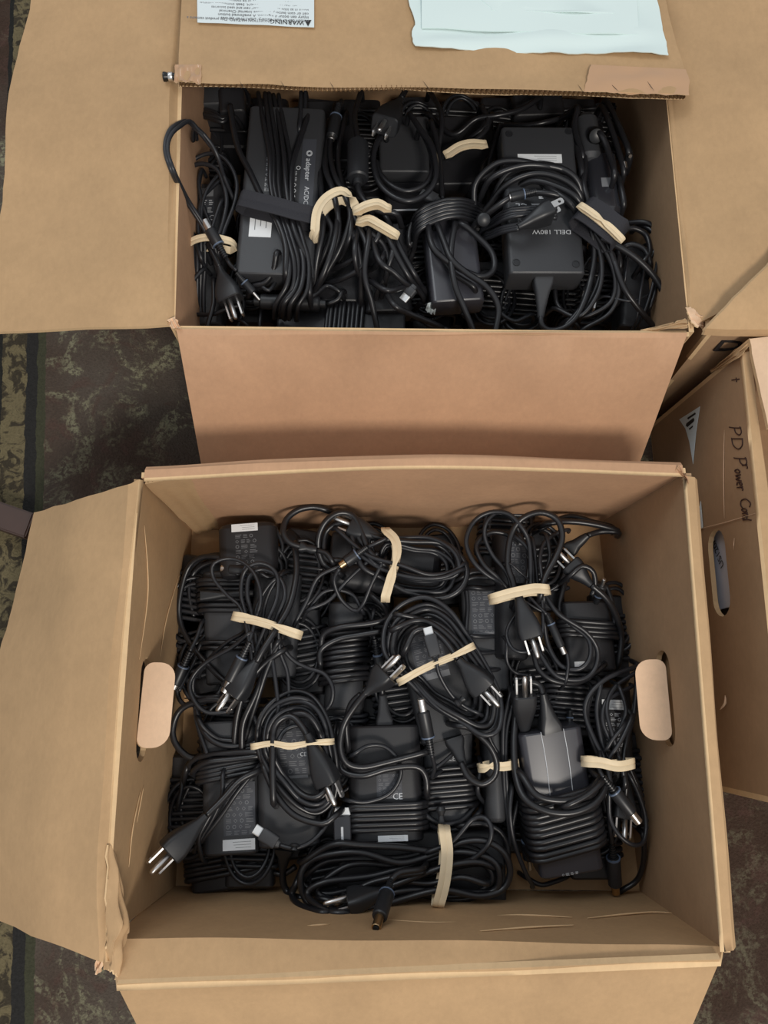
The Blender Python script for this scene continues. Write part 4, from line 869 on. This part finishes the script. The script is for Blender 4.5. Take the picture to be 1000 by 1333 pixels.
band('331,972 352,969 375,972 400,969 428,966', .101, .0050, 'thin cream rubber band lying level across the oval coil left of centre', drop=.026, twist=2.0)
# A12
t = T('laptop_adapter', 'wide charcoal middle adapter with wound cable, CE print and white sticker at its near edge', 'adapter', (502, 1020, .04), GF)
t.body((500, 944), (504, 1098), 92, .064, .030, 'plastic', .010); t.wind(.66, .92, 6, .0024, slant=.0); t.fineprint(.42, .63, -.12, .22, 6, 'ink', seed=13); t.text('CE', .615, .16, .0075, 90); t.sticker(.935, .985, -.12, .28)
t.cone((498, 903), (501, 945), .052, w=.016, h=.012, m='plastic_grey'); t.c('498,905 496,890 488,878', .055, .0028)
t.plug((476, 903), (503, 876), .096, .098, roll=-30, w=.022, pr=.016); t.c('478,900 464,917 448,943 443,972 451,993 472,999 505,992 552,980', (.094, .084, .078, .076), .0030, wob=.001); t.c('470,904 457,917 451,943 453,972', (.09, .08, .072), .0028)
t.c('442,985 446,1003 472,1010 505,1001 541,998 554,1010 556,1030', (.070, .077, .078, .07), .0029, wob=.001)
t.c('462,981 479,971 501,972 519,990 521,1012 506,1034 477,1044 455,1042', (.078, .072, .070, .070), .0019, wob=.001)
t.c('436,950 432,990 438,1020', .06, .002); t.c('440,955 437,990 441,1015', .064, .002)
t.done()
t = T('dongle', 'small black dongle with a pale end beside the middle adapter', 'dongle', (445, 1075, .04), GF)
t.body((445, 1062), (446, 1096), 22, .072, .016, 'gloss', .002, ends=.001); loft('socket_end', M['white'], t.root, [(-.006, .006, .005, .001), (-.0002, .0074, .006, .001)], 30, t.f2); quad_on('slot', t.fr, .009, .022, -.001, .001, M['ink2'], t.bodyobj); t.done()
# A13
t = T('laptop_adapter', 'tightly wound adapter just right of the middle one, a round tip standing above it', 'adapter', (584, 1020, .04), GF)
t.body((585, 952), (584, 1072), 62, .054, .030, 'plastic_grey', .009); t.wind(.40, .86, 8, .0025, slant=-.1); t.text('CE', .30, .05, .006, 90)
t.barrel((562, 982), (551, 926), .086, .094, tip=.011, r=.0056); t.c('562,982 566,1000 562,1012 572,1005', (.086, .07, .062), .0019); t.c('562,1003 580,990 595,975 602,960', .062, .0018)
t.cone((603, 997), (591, 962), .072, .066, w=.017, h=.013); t.c('603,997 612,1010 626,1020 634,1016', (.072, .068), .0030)
t.c('598,945 612,948 635,968 646,990 644,1010 628,1021 610,1012 600,992', (.086, .084, .08, .074), .0028, wob=.001)
t.c('552,1060 575,1072 600,1068 618,1050', (.06, .064, .05), .0022); t.c('550,1068 575,1080 605,1076 622,1060', .055, .0022); t.cone((574, 1050), (575, 1070), .070, w=.006, h=.005, name='cable_tie')
t.done()
# A15
t = T('laptop_adapter', 'slim adapter standing on its long edge with vertical cables, right of centre', 'adapter', (646, 1000, .03), GF)
t.body((643, 915), (649, 1072), 26, .068, .044, 'plastic_grey', .009, ends=.004)
for q in ('664,905 656,940 655,985 658,1040 664,1090 662,1110', '668,915 660,950 659,1000 662,1050 667,1085', '666,1030 664,1060 670,1098 683,1133 692,1150', '632,925 637,960 650,985 655,1010', '626,1000 622,1030 630,1045'): t.c(q, (.07, .072, .066, .05), .0020)
t.done()
band('630,1000 642,997 655,998 672,995', .078, .0075, 'short cream rubber band behind the cables left of the shiny grey adapter', drop=.03, pinch=.2)
# A14
t = T('laptop_adapter', 'long black adapter along the near wall, hidden under a wide oval of thick cables', 'adapter', (540, 1140, .02), GF)
t.body((440, 1134), (659, 1136), 96, .046, .032, 'plastic', .005)
for k, (q, z, r) in enumerate((('390,1145 402,1122 432,1113 470,1112 520,1125 560,1115 600,1098 632,1097 655,1112 663,1137 652,1160 622,1167 570,1160 500,1178 440,1190 402,1178', .070, .0030),
    ('400,1164 422,1147 488,1138 554,1118 600,1108 640,1118 650,1140 640,1160 590,1160 532,1158 470,1172 430,1185', .068, .0029),
    ('412,1160 450,1128 500,1128 550,1140 600,1128 630,1128 640,1148 610,1165 560,1168 500,1160 450,1176', .062, .0027), ('395,1150 418,1126 450,1120 520,1118 570,1108 610,1105 645,1125 648,1155 600,1172 540,1165 470,1158 425,1165', .058, .0028))):
    t.oval(q, z, (1,), r, jit=1.5)
t.c('420,1170 451,1173 510,1153 576,1129 620,1122 645,1130', (.066, .074, .074, .066), .0029); t.c('398,1120 420,1105 440,1098 470,1100 520,1103 560,1108', (.07, .074, .07), .0030); t.c('455,1165 480,1150 520,1140 548,1136', .074, .0026)
t.c('500,1160 525,1148 560,1150 600,1142 630,1150', .072, .0026); t.c('560,1108 590,1095 615,1067 632,1065 640,1080 635,1100 615,1118 590,1125', (.07, .074, .078, .076, .07), .0022); t.c('600,1075 625,1072 648,1080 660,1098 662,1115', .058, .0026)
t.plug((504, 1160), (454, 1174), .090, .088, roll=60, pr=.017, w=.021, h=.016, earth=1)
t.barrel((509, 1146), (494, 1194), .100, .134, tip=.011, r=.0062, brass=True, black_end=True); t.c('509,1146 520,1136 545,1132', (.100, .088), .0026)
t.c('386,1150 380,1165 392,1180 420,1188', .05, .0030)
t.done()
band('579,1083 582,1105 581,1130 577,1155 571,1177', .084, .0100, 'cream rubber band standing upright over the near oval coil at the bottom of the box', drop=.034)
# A16
t = T('laptop_adapter', 'largest adapter, shiny film-wrapped grey, wound with thick cord at the right near side', 'adapter', (735, 1050, .04), GF)
t.body((717, 951), (747, 1140), 78, .084, .036, 'silver', .006, z2=.066, ends=.002); t.wind(.43, .86, 10, .0030, slant=-.1, sag=.004)
for v in (-.16, .20): 
    tb = Tubes(); tb.add([t.fr @ Vector((t.L*a, t.W*(v+.01*math.sin(a*9)), .0004)) for a in [i/20*.44 for i in range(21)]], .0004, 5); tb.build('film_seam', M['ink2'], t.bodyobj)
t.plug((683, 962), (682, 903), .070, .092, roll=0, w=.021, h=.016, pr=.016); t.cone((707, 903), (717, 950), .092, .080, w=.019, h=.016); t.c('707,905 703,893 692,888 684,892', (.092, .085), .0030)
t.c('672,925 669,965 672,1010 684,1040 712,1056 745,1058 775,1045 788,1022 775,1008', (.07, .08, .092, .095, .094, .08), .0032, wob=.0008); t.c('680,1010 700,1036 735,1042 765,1032 780,1015', (.086, .096, .094, .085), .0031, wob=.0008); t.c('740,1048 765,1035 782,1020', .096, .0026)
t.c('675,1040 668,1070 668,1090', .05, .0022); t.barrel((686, 1075), (689, 1118), .052, .04, r=.0058, tip=.011, tr=.0018)
t.c('690,1145 705,1152 722,1148 735,1143', .02, .0022); t.fineprint(.97, .995, -.2, .1, 1, 'ink2', panel=False)
t.done()
# A17
t = T('laptop_adapter', 'adapter bundle along the right wall with crossing cables and two round metal tips', 'adapter', (805, 960, .04), GF)
t.body((800, 895), (806, 1060), 46, .058, .034, 'plastic', .010); t.sticker(.10, .18, -.35, .28); t.fineprint(.2, .52, -.3, .2, 8, 'ink2', seed=15, panel=False)
t.c('829,868 823,870 790,883 767,905 762,930 775,965 788,990 795,1020', (.075, .08, .082, .086), .0022); t.c('830,874 800,895 790,922 797,955 806,985 812,1010', (.078, .084, .086), .0020); t.c('830,870 826,925 816,962 812,992 814,1020', (.072, .08, .084), .0024)
t.c('782,892 777,925 785,970 800,1000', .08, .0022); t.c('820,895 800,905 788,915 785,940 800,975 812,995', (.078, .084), .0019); t.c('822,935 808,965 795,985 790,1000', .086, .0020); t.c('812,945 798,962 790,975', .086, .0018); t.c('770,900 764,930 770,960 785,1000', .075, .0024); t.c('808,898 815,925 806,950 795,970', .082, .0018)
t.c('806,985 815,1020 812,1050', (.084, .075), .0024); t.c('820,1000 832,1030 838,1065', (.07, .06), .0026)
t.barrel((786, 1012), (822, 1058), .092, .086, tip=.0105, r=.0056); t.c('786,1012 780,1000 782,985', .09, .0019)
t.c('794,1005 793,1042 795,1067 807,1088 825,1100 838,1095 841,1067 832,1035 820,1010', (.085, .078, .076, .07, .075), .0020)
t.plug((815, 1010), (812, 1066), .062, .066, roll=0, w=.020, h=.015, pr=.016)
t.barrel((797, 1098), (801, 1152), .050, .030, tip=.009, r=.0062, brass=True); t.c('797,1098 794,1075 792,1050 788,1030', (.05, .07, .08), .0022); t.c('838,1090 838,1120 830,1145 812,1158', (.05, .025, .012), .0026)
t.done()
band('767,992 783,993 800,997 812,997 824,994', .096, .0088, 'cream rubber band over the cables beside the right wall of the nearer box', drop=.032)
# ------------------------------------------------------------------ contents of the farther box
for i in range(6):
    for j in range(5):
        x = -.158+i*.068; y = .352+j*.068
        filler(x+fr_.uniform(-.004, .004), y+fr_.uniform(-.003, .003), .001, math.pi/2+fr_.uniform(-.12, .12), .044, .062, .030, GB, 'farther', 6, fr_.choice(['plastic', 'plastic_grey']), r=.0026, seed=50+i*5+j)
for px, py, z, a, s_, ph in ((262, 210, .055, 90, 1, 'under the flat cord loop on the left wall'),
    (262, 280, .055, 90, 2, "beneath the left bundle's crossing strands"),
    (300, 120, .06, 90, 3, "behind the biggest adapter's far left corner"),
    (350, 115, .05, 90, 4, "behind the biggest adapter's far end"),
    (410, 120, .05, 85, 5, "right of the biggest adapter's far end"),
    (470, 130, .05, 90, 6, 'behind the ferrite core'),
    (545, 125, .055, 92, 7, 'behind the round cord loops at the back'),
    (600, 115, .05, 90, 8, 'behind the short pale band at the back'),
    (650, 125, .055, 88, 9, "behind the lettered adapter's far left corner"),
    (750, 120, .055, 90, 10, "behind the lettered adapter's far right corner"),
    (800, 150, .05, 90, 11, 'in the far right corner beside the grey rounded head'),
    (810, 240, .05, 90, 12, 'along the right wall beside the glossy adapter'),
    (640, 260, .055, 90, 13, 'between the shiny grey and the lettered adapter, upper part'),
    (640, 380, .055, 90, 14, 'between the shiny grey and the lettered adapter, lower part'),
    (680, 390, .055, 85, 15, "left of the lettered adapter's thick strain relief"),
    (540, 330, .055, 90, 16, 'left of the shiny grey adapter'),
    (430, 230, .055, 90, 17, 'left of the ferrite core under the arching cords'),
    (480, 220, .05, 90, 18, 'right of the ferrite core'),
    (780, 380, .055, 90, 19, 'under the strands below the right-hand strap'),
    (330, 380, .05, 90, 20, 'below the white-stickered end of the biggest adapter'),
    (600, 200, .05, 90, 21, 'under the short pale band at the back'),
    (760, 400, .05, 90, 22, 'right of the thick strain relief'),
    (850, 400, .05, 90, 23, 'by the right near corner'),
    (560, 390, .05, 90, 24, 'below the small flat silver tip')):
    q_ = P(px, py, z); filler(q_.x, min(q_.y, .62), z-.048, math.radians(a), .044, .074, .048, GB, 'farther', 7, seed=300+s_, r=.0025, label='black wound adapter '+ph)
# B1
t = T('laptop_adapter', 'adapter bundle in the left near corner, a flat cord looping out over the box edge', 'adapter', (268, 330, .07), GB)
t.body((268, 238), (264, 422), 44, .095, .032, 'plastic_grey', .006); t.sticker(.04, .10, -.30, .22, 'ink', name='strip'); t.fineprint(.12, .34, -.35, .25, 4, 'ink2', seed=3)
for k in range(2):
    d = k*3.2
    t.c([(255+d, 168+d*.4, .17), (244+d, 158, .18), (230+d, 162+d, .190), (219+d, 173+d, .196), (215+d, 195, .197), (223+d, 222, .195), (241+d, 259, .16), (262+d, 292, .14), (276+d, 320, .125), (282+d, 350, .11)], .15, .0020, wob=0)
    t.c('%f,168 %f,186 284,205 291,228 300,250' % (255+d, 271+d), (.17, .15, .12), .0020)
t.c('237,236 246,213 271,200 293,207 307,232 306,262 292,300 285,325', (.12, .125, .125, .12), .0020); t.c('260,330 240,270 236,240 246,220 262,213 282,220 291,240 295,263 290,290 280,320', (.12, .125, .13, .125, .12), .0022)
t.c('258,240 262,222 258,260 270,290 280,315', .115, .0019); t.c('290,232 275,245 262,262 258,300 266,320', (.115, .12), .0020); t.c('262,222 259,240 265,270 278,300', .118, .002); t.c('284,228 268,250 262,280 268,315', .12, .0018)
t.c('233,262 238,285 250,305 258,330', .115, .002); t.c('288,262 278,290 272,315', .12, .0018)
for k in range(4): t.c('%d,310 %d,345 %d,380 %d,420' % (252+k*5, 252+k*5, 253+k*4, 251+k*5), (.122, .112, .10, .09), .0021)
t.c('263,352 241,379 233,399 246,408 277,409 295,402 312,398', (.11, .105, .11), .0021); t.c('278,366 278,395 270,424', .11, .0024); t.c('284,395 300,410 318,420', .09, .002); t.c('330,380 340,400 338,422', .09, .002); t.c('305,380 318,395 310,424', .08, .002)
t.barrel((294, 335), (273, 299), .130, .138, tip=.010, r=.0056); t.c('294,335 300,345 308,352', .128, .0019)
t.plug((286, 348), (301, 392), .120, .118, roll=15, w=.024, h=.018, pr=.018); t.c('286,348 280,335 272,320', .12, .003)
t.barrel((308, 355), (330, 381), .122, .112, r=.0040, tip=.009, tr=.0016)
t.done()
band('244,318 254,312 268,309 284,310 300,314', .131, .0075, 'cream rubber band round the left bundle in the farther box, under a round tip', drop=.034)
# B2
t = T('laptop_adapter', 'biggest flat black adapter under a black strap, long lengthwise cables and a white sticker', 'adapter', (360, 260, .09), GB)
t.body((374, 138), (357, 358), 94, .124, .030, 'plastic_grey', .005)
t.sticker(.66, .79, -.36, -.08, 'white'); t.fineprint(.26, .53, -.22, -.10, 9, 'ink2', panel=False, seed=22); t.fineprint(.36, .60, .10, .2, 7, 'ink2', panel=False, seed=23)
quad_on('label_panel', t.fr, t.L*.20, t.L*.62, t.W*.24, t.W*.42, M['print'], t.bodyobj, .0003); t.text('\u25ce adapter', .36, .33, .0075, 0, sx=1.1); t.text('AC/DC', .54, .33, .0065, 0)
offs = ((0, 0, 0), (6, 0, .001), (12, 1, 0), (19, 2, .002), (26, 3, 0))
t.many('338,124 343,155 350,200 352,240 357,272 367,305 376,340 374,372 362,392', (.115, .132, .134, .13, .128, .118), offs, .0025)
t.c('300,140 304,165 311,195 326,225 342,258 360,285 372,320 372,352', (.12, .122, .13, .134, .13), .0031, wob=.001)
t.c('402,150 396,165 388,190 381,215 379,248 381,290 391,319 401,342 403,378', (.12, .13, .134, .134, .13, .12), .0029, wob=.001)
t.many('398,120 396,150 395,165', (.12, .126), ((0, 0, 0), (-6, 0, 0)), .0022)
t.c('360,330 356,352 345,368 330,372', (.13, .12, .11), .0028); t.c('385,320 390,345 385,375 372,392', (.13, .12), .0027)
t.ferrite((330, 392), (425, 396), .100, r=.0075); t.c('426,396 440,390 445,380', .10, .0025); t.c('338,370 350,378 360,365', .11, .002)
t.done()
band('314,257 335,262 360,268 385,275 412,281', .139, .0180, 'broad black fabric strap across the biggest adapter', drop=.03, m='strap', name='cable_strap', cat='strap', th=.0012)
# B3
t = T('cable_bundle', 'thick black cords arching through a wide cream band, right of the strapped adapter', 'cable', (437, 300, .09), GB)
for q in ('443,135 431,176 430,205 437,232 448,252 456,283 443,323 427,352 410,380', '436,140 425,190 424,220 434,250 441,298 429,340 408,372', '450,150 440,200 444,235 452,262 470,300 477,323 471,347 445,363 425,368', '428,160 417,205 418,240 424,279 432,300 422,332 407,366', '412,235 420,262 420,300 412,345 408,392', '436,215 444,240 470,275 488,285 494,304 479,325 450,343 430,350', '420,225 428,262 416,310 410,350', '432,225 440,260 436,310 420,360 405,385', '446,235 456,270 455,310 440,340'): t.c(q, (.09, .115, .134, .132, .12, .10), .0029)
t.barrel((441, 135), (432, 178), .11, .108, r=.006, tip=.004); t.c('404,388 415,380 426,372 440,378', .105, .0025)
t.body((442, 300), (440, 392), 56, .092, .026, 'plastic', .006)
t.done()
band('410,302 413,275 425,257 444,248 457,257 464,272', .146, .0085, 'wide cream rubber band arching over thick cords right of the black strap', drop=.03)
# B4
t = T('cable_bundle', 'cord bundle with a black barrel-shaped ferrite core, inside a doubled cream band at the centre', 'cable', (490, 310, .09), GB)
t.ferrite((466, 180), (466, 241), .130, .134, r=.0105); t.c('466,241 468,250 477,264 494,275 513,277', (.134, .14, .142), .0030, wob=.0005); t.c('466,180 462,150 470,120', (.13, .1), .0028)
for q in ('470,270 490,262 506,290 522,326 540,358 548,372', '486,290 503,305 515,330 532,360 545,378', '478,280 492,336 513,355 532,372 547,374', '483,366 503,378 522,375 540,366', '484,270 480,310 475,357 484,393 491,428', '500,376 513,397 532,408 570,424', '464,280 480,300 500,320 506,350 494,375', '505,320 495,340 484,350', '500,295 512,320 505,350 500,372', '470,285 462,320 465,350 476,372', '455,290 462,310 470,345 470,380'): t.c(q, (.12, .134, .13, .12, .105), .0029)
t.body((500, 290), (506, 405), 60, .096, .026, 'plastic', .008); t.usbc((540, 372), (530, 384), .118, .115); t.done()
band('465,272 477,266 492,263 504,269', .150, .0070, 'upper cream band of the centre pair, just below the ferrite core', drop=.012)
band('469,287 480,284 492,290 504,297 514,303', .142, .0072, 'lower cream band round the centre cords, slanting down to the right', drop=.012)
# B5
t = T('laptop_adapter', 'dark adapter at back centre with a pale edge line, under a plug and cord loops', 'adapter', (528, 200, .07), GB)
t.body((526, 150), (527, 224), 60, .092, .034, 'plastic_grey', .004); t.body((530, 236), (532, 275), 56, .084, .03, 'plastic', .005, name='second_adapter')
link('edge_strip', [t.fr @ Vector(q) for q in ((t.L-.0022, -t.W*.48, .0006), (t.L-.0002, -t.W*.48, .0006), (t.L-.0002, t.W*.48, .0006), (t.L-.0022, t.W*.48, .0006))], [(0, 1, 2, 3)], M['ink2'], t.bodyobj)
t.plug((522, 128), (500, 164), .124, .150, roll=0, w=.026, h=.019, pr=.017, ribs=True); t.c('522,128 530,115 540,100', (.126, .11), .003)
t.c('499,172 490,188 486,209 492,235 509,254 532,262 555,252 568,228 562,190 545,165 535,150', (.128, .13, .134, .132, .125), .0030, wob=.001); t.c('490,212 496,228 512,243 532,249 555,239 564,216 558,190 548,170', (.12, .124, .126, .12), .0028, wob=.001); t.c('562,160 570,190 574,225 576,260', .11, .0028)
t.usbc((572, 262), (556, 254), .118); t.done()
# B6
t = T('laptop_adapter', 'shiny grey adapter with a bare pale end, bound by thick cords right of centre', 'adapter', (592, 330, .08), GB)
t.body((582, 262), (597, 392), 66, .112, .028, 'silver', .005); 
for k in range(6): t.c('%d,%d %d,%d %d,%d %d,%d %d,%d' % (534+k, 300+k*5, 545, 276+k*5, 572, 263+k*4.6, 598, 260+k*4.4, 622, 266+k*5), (.10, .122, .126, .126, .11), .0026, wob=.0006)
t.c('548,300 534,320 534,298 547,275 570,264', (.10, .11, .12), .0028)
t.c('558,296 560,312 568,328 592,346 624,360 642,352 641,330 622,308 602,292', (.126, .13, .126, .118, .12, .126), .0031, wob=.001)
t.c('570,294 578,315 588,338 607,355 634,374 649,400 645,432', (.126, .13, .128, .115), .0031, wob=.001); t.c('592,294 587,330 592,370 604,400 616,430', (.126, .13, .124, .11), .0031, wob=.001)
t.c('572,330 590,355 615,372', .118, .0028); t.c('552,395 570,405 590,400 610,415', .085, .003); t.c('545,410 560,424 580,428', .08, .003)
ff = sheet('label_flap', [[P(557, 395, .106), P(570, 392, .106)], [P(554, 404, .095), P(566, 410, .094)]], t.root, 'paper', .0004, (0, -1, 1), edge='paper'); t.done()
# B7 DELL adapter
t = T('laptop_adapter', 'large matte adapter lettered DELL 180W upside down, thick cords wound across its middle', 'adapter', (705, 260, .09), GB)
t.body((700, 164), (713, 356), 90, .130, .032, 'plastic_grey', .004)
t.sticker(.20, .26, -.30, .30, 'white'); t.text('DELL 180W', .73, .09, .0068, -90, sx=1.1); t.text('\u2642 \u2302', .47, -.05, .012, -90); t.text('\u25b2 CE', .56, -.2, .010, -90); t.fineprint(.6, .71, -.36, -.16, 3, 'ink2', panel=False, seed=31)
for u, v_ in ((.04, .42), (.06, -.40), (.94, .38), (.93, -.40)):
    tb = Tubes(); fr2 = t.fr @ Matrix.Translation((u*t.L, v_*t.W, 0)); t.lathe('rubber_foot', M['rub'], t.bodyobj, fr2 @ Matrix.Rotation(math.radians(-90), 4, 'Y'), [(0, .0036), (.0008, .0036), (.0009, .0028), (.0006, .0027)])
for q in ('618,275 619,240 642,215 668,209 700,214 735,222 756,240 762,268', '640,262 661,226 698,214 732,220 753,238 760,275', '636,268 660,240 695,226 730,232 754,252 760,285', '655,258 690,236 728,244 754,262 758,292', '690,230 715,245 745,268 758,300', '624,262 640,232 680,216 720,218 748,228', '648,272 690,252 730,256 752,275'): t.c(q, (.11, .136, .144, .142, .12), .0031, wob=.001)
for k in range(4): t.c('%d,%d 660,%d 690,%d 725,%d' % (640-k, 288+k*3, 274+k*3.5, 270+k*3.6, 272+k*4), (.12, .142, .146, .146), .0022, wob=.0005)
for k in range(3): t.c('640,%d 655,%d 676,%d' % (302+k*3.2, 296+k*3, 292+k*3), (.125, .14, .15), .0021, wob=0)
t.plug((674, 296), (716, 276), .150, .150, roll=90, w=.024, h=.016, pr=.014, earth=0)
t.c('628,284 640,274 652,265 664,257', (.132, .148, .152), .0029, wob=0); fr2 = frame_ab(P(628, 286, .128), P(628, 286, .142)+V3(.002, 0, 0)); t.lathe('plug_end', M['rub'], t.root, fr2, [(0, .0062), (.008, .0068), (.013, .0062), (.0145, .004)], 16)
t.barrel((698, 249), (664, 257), .154, .152, r=.0048, tip=.001, ribs=.02)
t.cone((704, 414), (707, 362), .112, .118, w=.019, h=.014, m='plastic_grey'); t.c('704,412 706,424 716,430 733,427 750,413 763,385 772,350 774,325', (.112, .11, .118, .13), .0031, wob=.0006)
t.c('722,368 725,395 740,412 752,424', .10, .0024); t.c('640,380 650,405 670,418 690,410', .09, .0022); t.c('660,200 640,225 622,235', .11, .003); t.c('650,165 640,200 632,240', .10, .0024)
t.done()
# B8
t = T('laptop_adapter', 'strapped cable bundle on the right with a glossy black adapter and a grey rounded head', 'adapter', (785, 230, .09), GB)
t.body((783, 192), (793, 275), 40, .128, .030, 'gloss', .010, ends=.006); t.sticker(.48, .62, -.12, .18, 'ink', name='strip')
t.body((765, 140), (773, 205), 26, .132, .020, 'plastic_grey', .009, ends=.008, name='connector_head'); fr2 = frame_ab(P(775, 176, .132), P(775, 176, .146)+V3(.002, -.002, 0)); t.lathe('button', M['blk'], t.root, fr2, [(0, .008), (.007, .008), (.009, .0066), (.010, .003)], 18); t.c('782,174 790,190 796,210 800,225', .14, .003)
for q in ('784,140 793,160 804,192 812,220', '790,132 806,165 818,195', '800,165 812,180 820,200', '748,168 757,188 762,215 760,240 765,262', '740,150 752,140 748,165 758,200', '742,172 752,195 758,225', '796,215 806,235 812,262'): t.c(q, (.11, .128, .132, .13), .0030)
for q in ('766,290 782,333 780,377 755,412 725,402', '776,305 799,352 797,390 769,410 745,414', '792,320 806,372 794,407 762,427', '770,300 774,330 768,365 756,400 735,425', '775,305 784,340 776,375 760,405'): t.c(q, (.138, .13, .12, .11), .0024)
t.c('787,312 824,333 853,362 871,398 874,426', (.14, .138, .125, .115), .0032, wob=0); t.c('796,330 811,372 830,400 850,424', (.135, .13, .11), .0029, wob=0); t.c('762,285 745,300 740,315 758,322', (.13, .12), .0028)
t.plug((772, 362), (768, 384), .108, .108, w=.018, h=.014, pr=.015)
tb = 0; t.lathe('screw', M['metal'], t.root, frame_ab(P(818, 200, .13), P(822, 205, .134)), [(0, .0018), (.006, .0018)]); t.lathe('screw', M['metal'], t.root, frame_ab(P(812, 212, .13), P(814, 225, .128)), [(0, .003), (.006, .003)])
t.done()
st = band('761,270 773,277 786,287 797,296 806,302', .152, .0300, 'wide black fabric strap slanting over the right-hand bundle', drop=.036, m='strap', name='cable_strap', cat='strap', th=.0012)
band('758,268 770,276 784,287 797,298 808,309', .1575, .0068, 'narrow pale rubber band lying diagonally on top of the right-hand strap', drop=.006, pinch=.5)
# B9
t = T('laptop_adapter', 'dark adapter with thin wiry loops squeezed into the right near corner of the farther box', 'adapter', (832, 370, .08), GB)
t.body((834, 318), (829, 426), 40, .104, .034, 'plastic', .006)
for q, r in (('808,345 804,320 808,304 824,297 841,306 846,328 838,340', .0027), ('838,294 852,304 858,318 850,330', .0026), ('846,318 856,330 852,360 846,385 838,408', .0014), ('818,330 815,355 812,375', .0012), ('812,322 822,318 838,324 846,340', .0028), ('839,350 834,380 830,410', .0012), ('790,386 820,392 846,384', .0012), ('856,300 862,330 858,360 848,395', .0024), ('806,330 803,352 808,372', .0022), ('820,290 842,290 858,302', .0026)): t.c(q, (.118, .126, .12), r)
t.done()
# B10
t = T('laptop_adapter', 'low black adapter wound with parallel turns beside the near wall of the farther box', 'adapter', (440, 415, .07), GB)
t.body((360, 419), (528, 421), 48, .090, .034, 'plastic', .004); t.wind(.38, .68, 9, .0024, slant=.08); t.sticker(.90, .96, -.42, -.2, 'white'); t.done()
# B11
t = T('laptop_adapter', 'dark box-shaped adapter with shiny coil in the far left corner under the flap', 'adapter', (268, 135, .08), GB)
t.body((268, 96), (268, 136), 44, .100, .034, 'plastic_grey', .003); 
for k in range(4): t.c('%d,%d 262,%d 278,%d 290,%d 302,%d' % (252, 152+k*2, 143+k*3, 146+k*3, 153+k*2, 150), (.09, .10, .10), .0024)
t.body((300, 112), (302, 145), 30, .105, .03, 'plastic', .005, name='plug_head'); t.done()
# loose cords at the back
t = T('power_cord', 'loose dark cord running across the back of the farther box between two adapters', 'cable', (620, 160, .08), GB)
for q in ('560,150 590,175 620,155 650,150 680,142 702,128', '600,188 620,175 635,160 628,140', '585,205 610,190 632,170 640,150', '660,163 690,163 715,158 740,152', '640,200 628,220 634,242', '560,120 575,150 572,190'): t.c(q, (.08, .10, .105, .095), .0028)
t.body((600, 150), (606, 240), 80, .078, .03, 'plastic', .006); t.body((430, 130), (432, 210), 60, .070, .03, 'plastic', .006, name='second_adapter'); t.body((700, 120), (704, 150), 60, .075, .03, 'plastic', .006, name='third_adapter')
t.done()
band('584,199 598,190 614,186 630,187', .116, .0085, 'short pale rubber band in the dark at the back of the farther box', drop=.006)
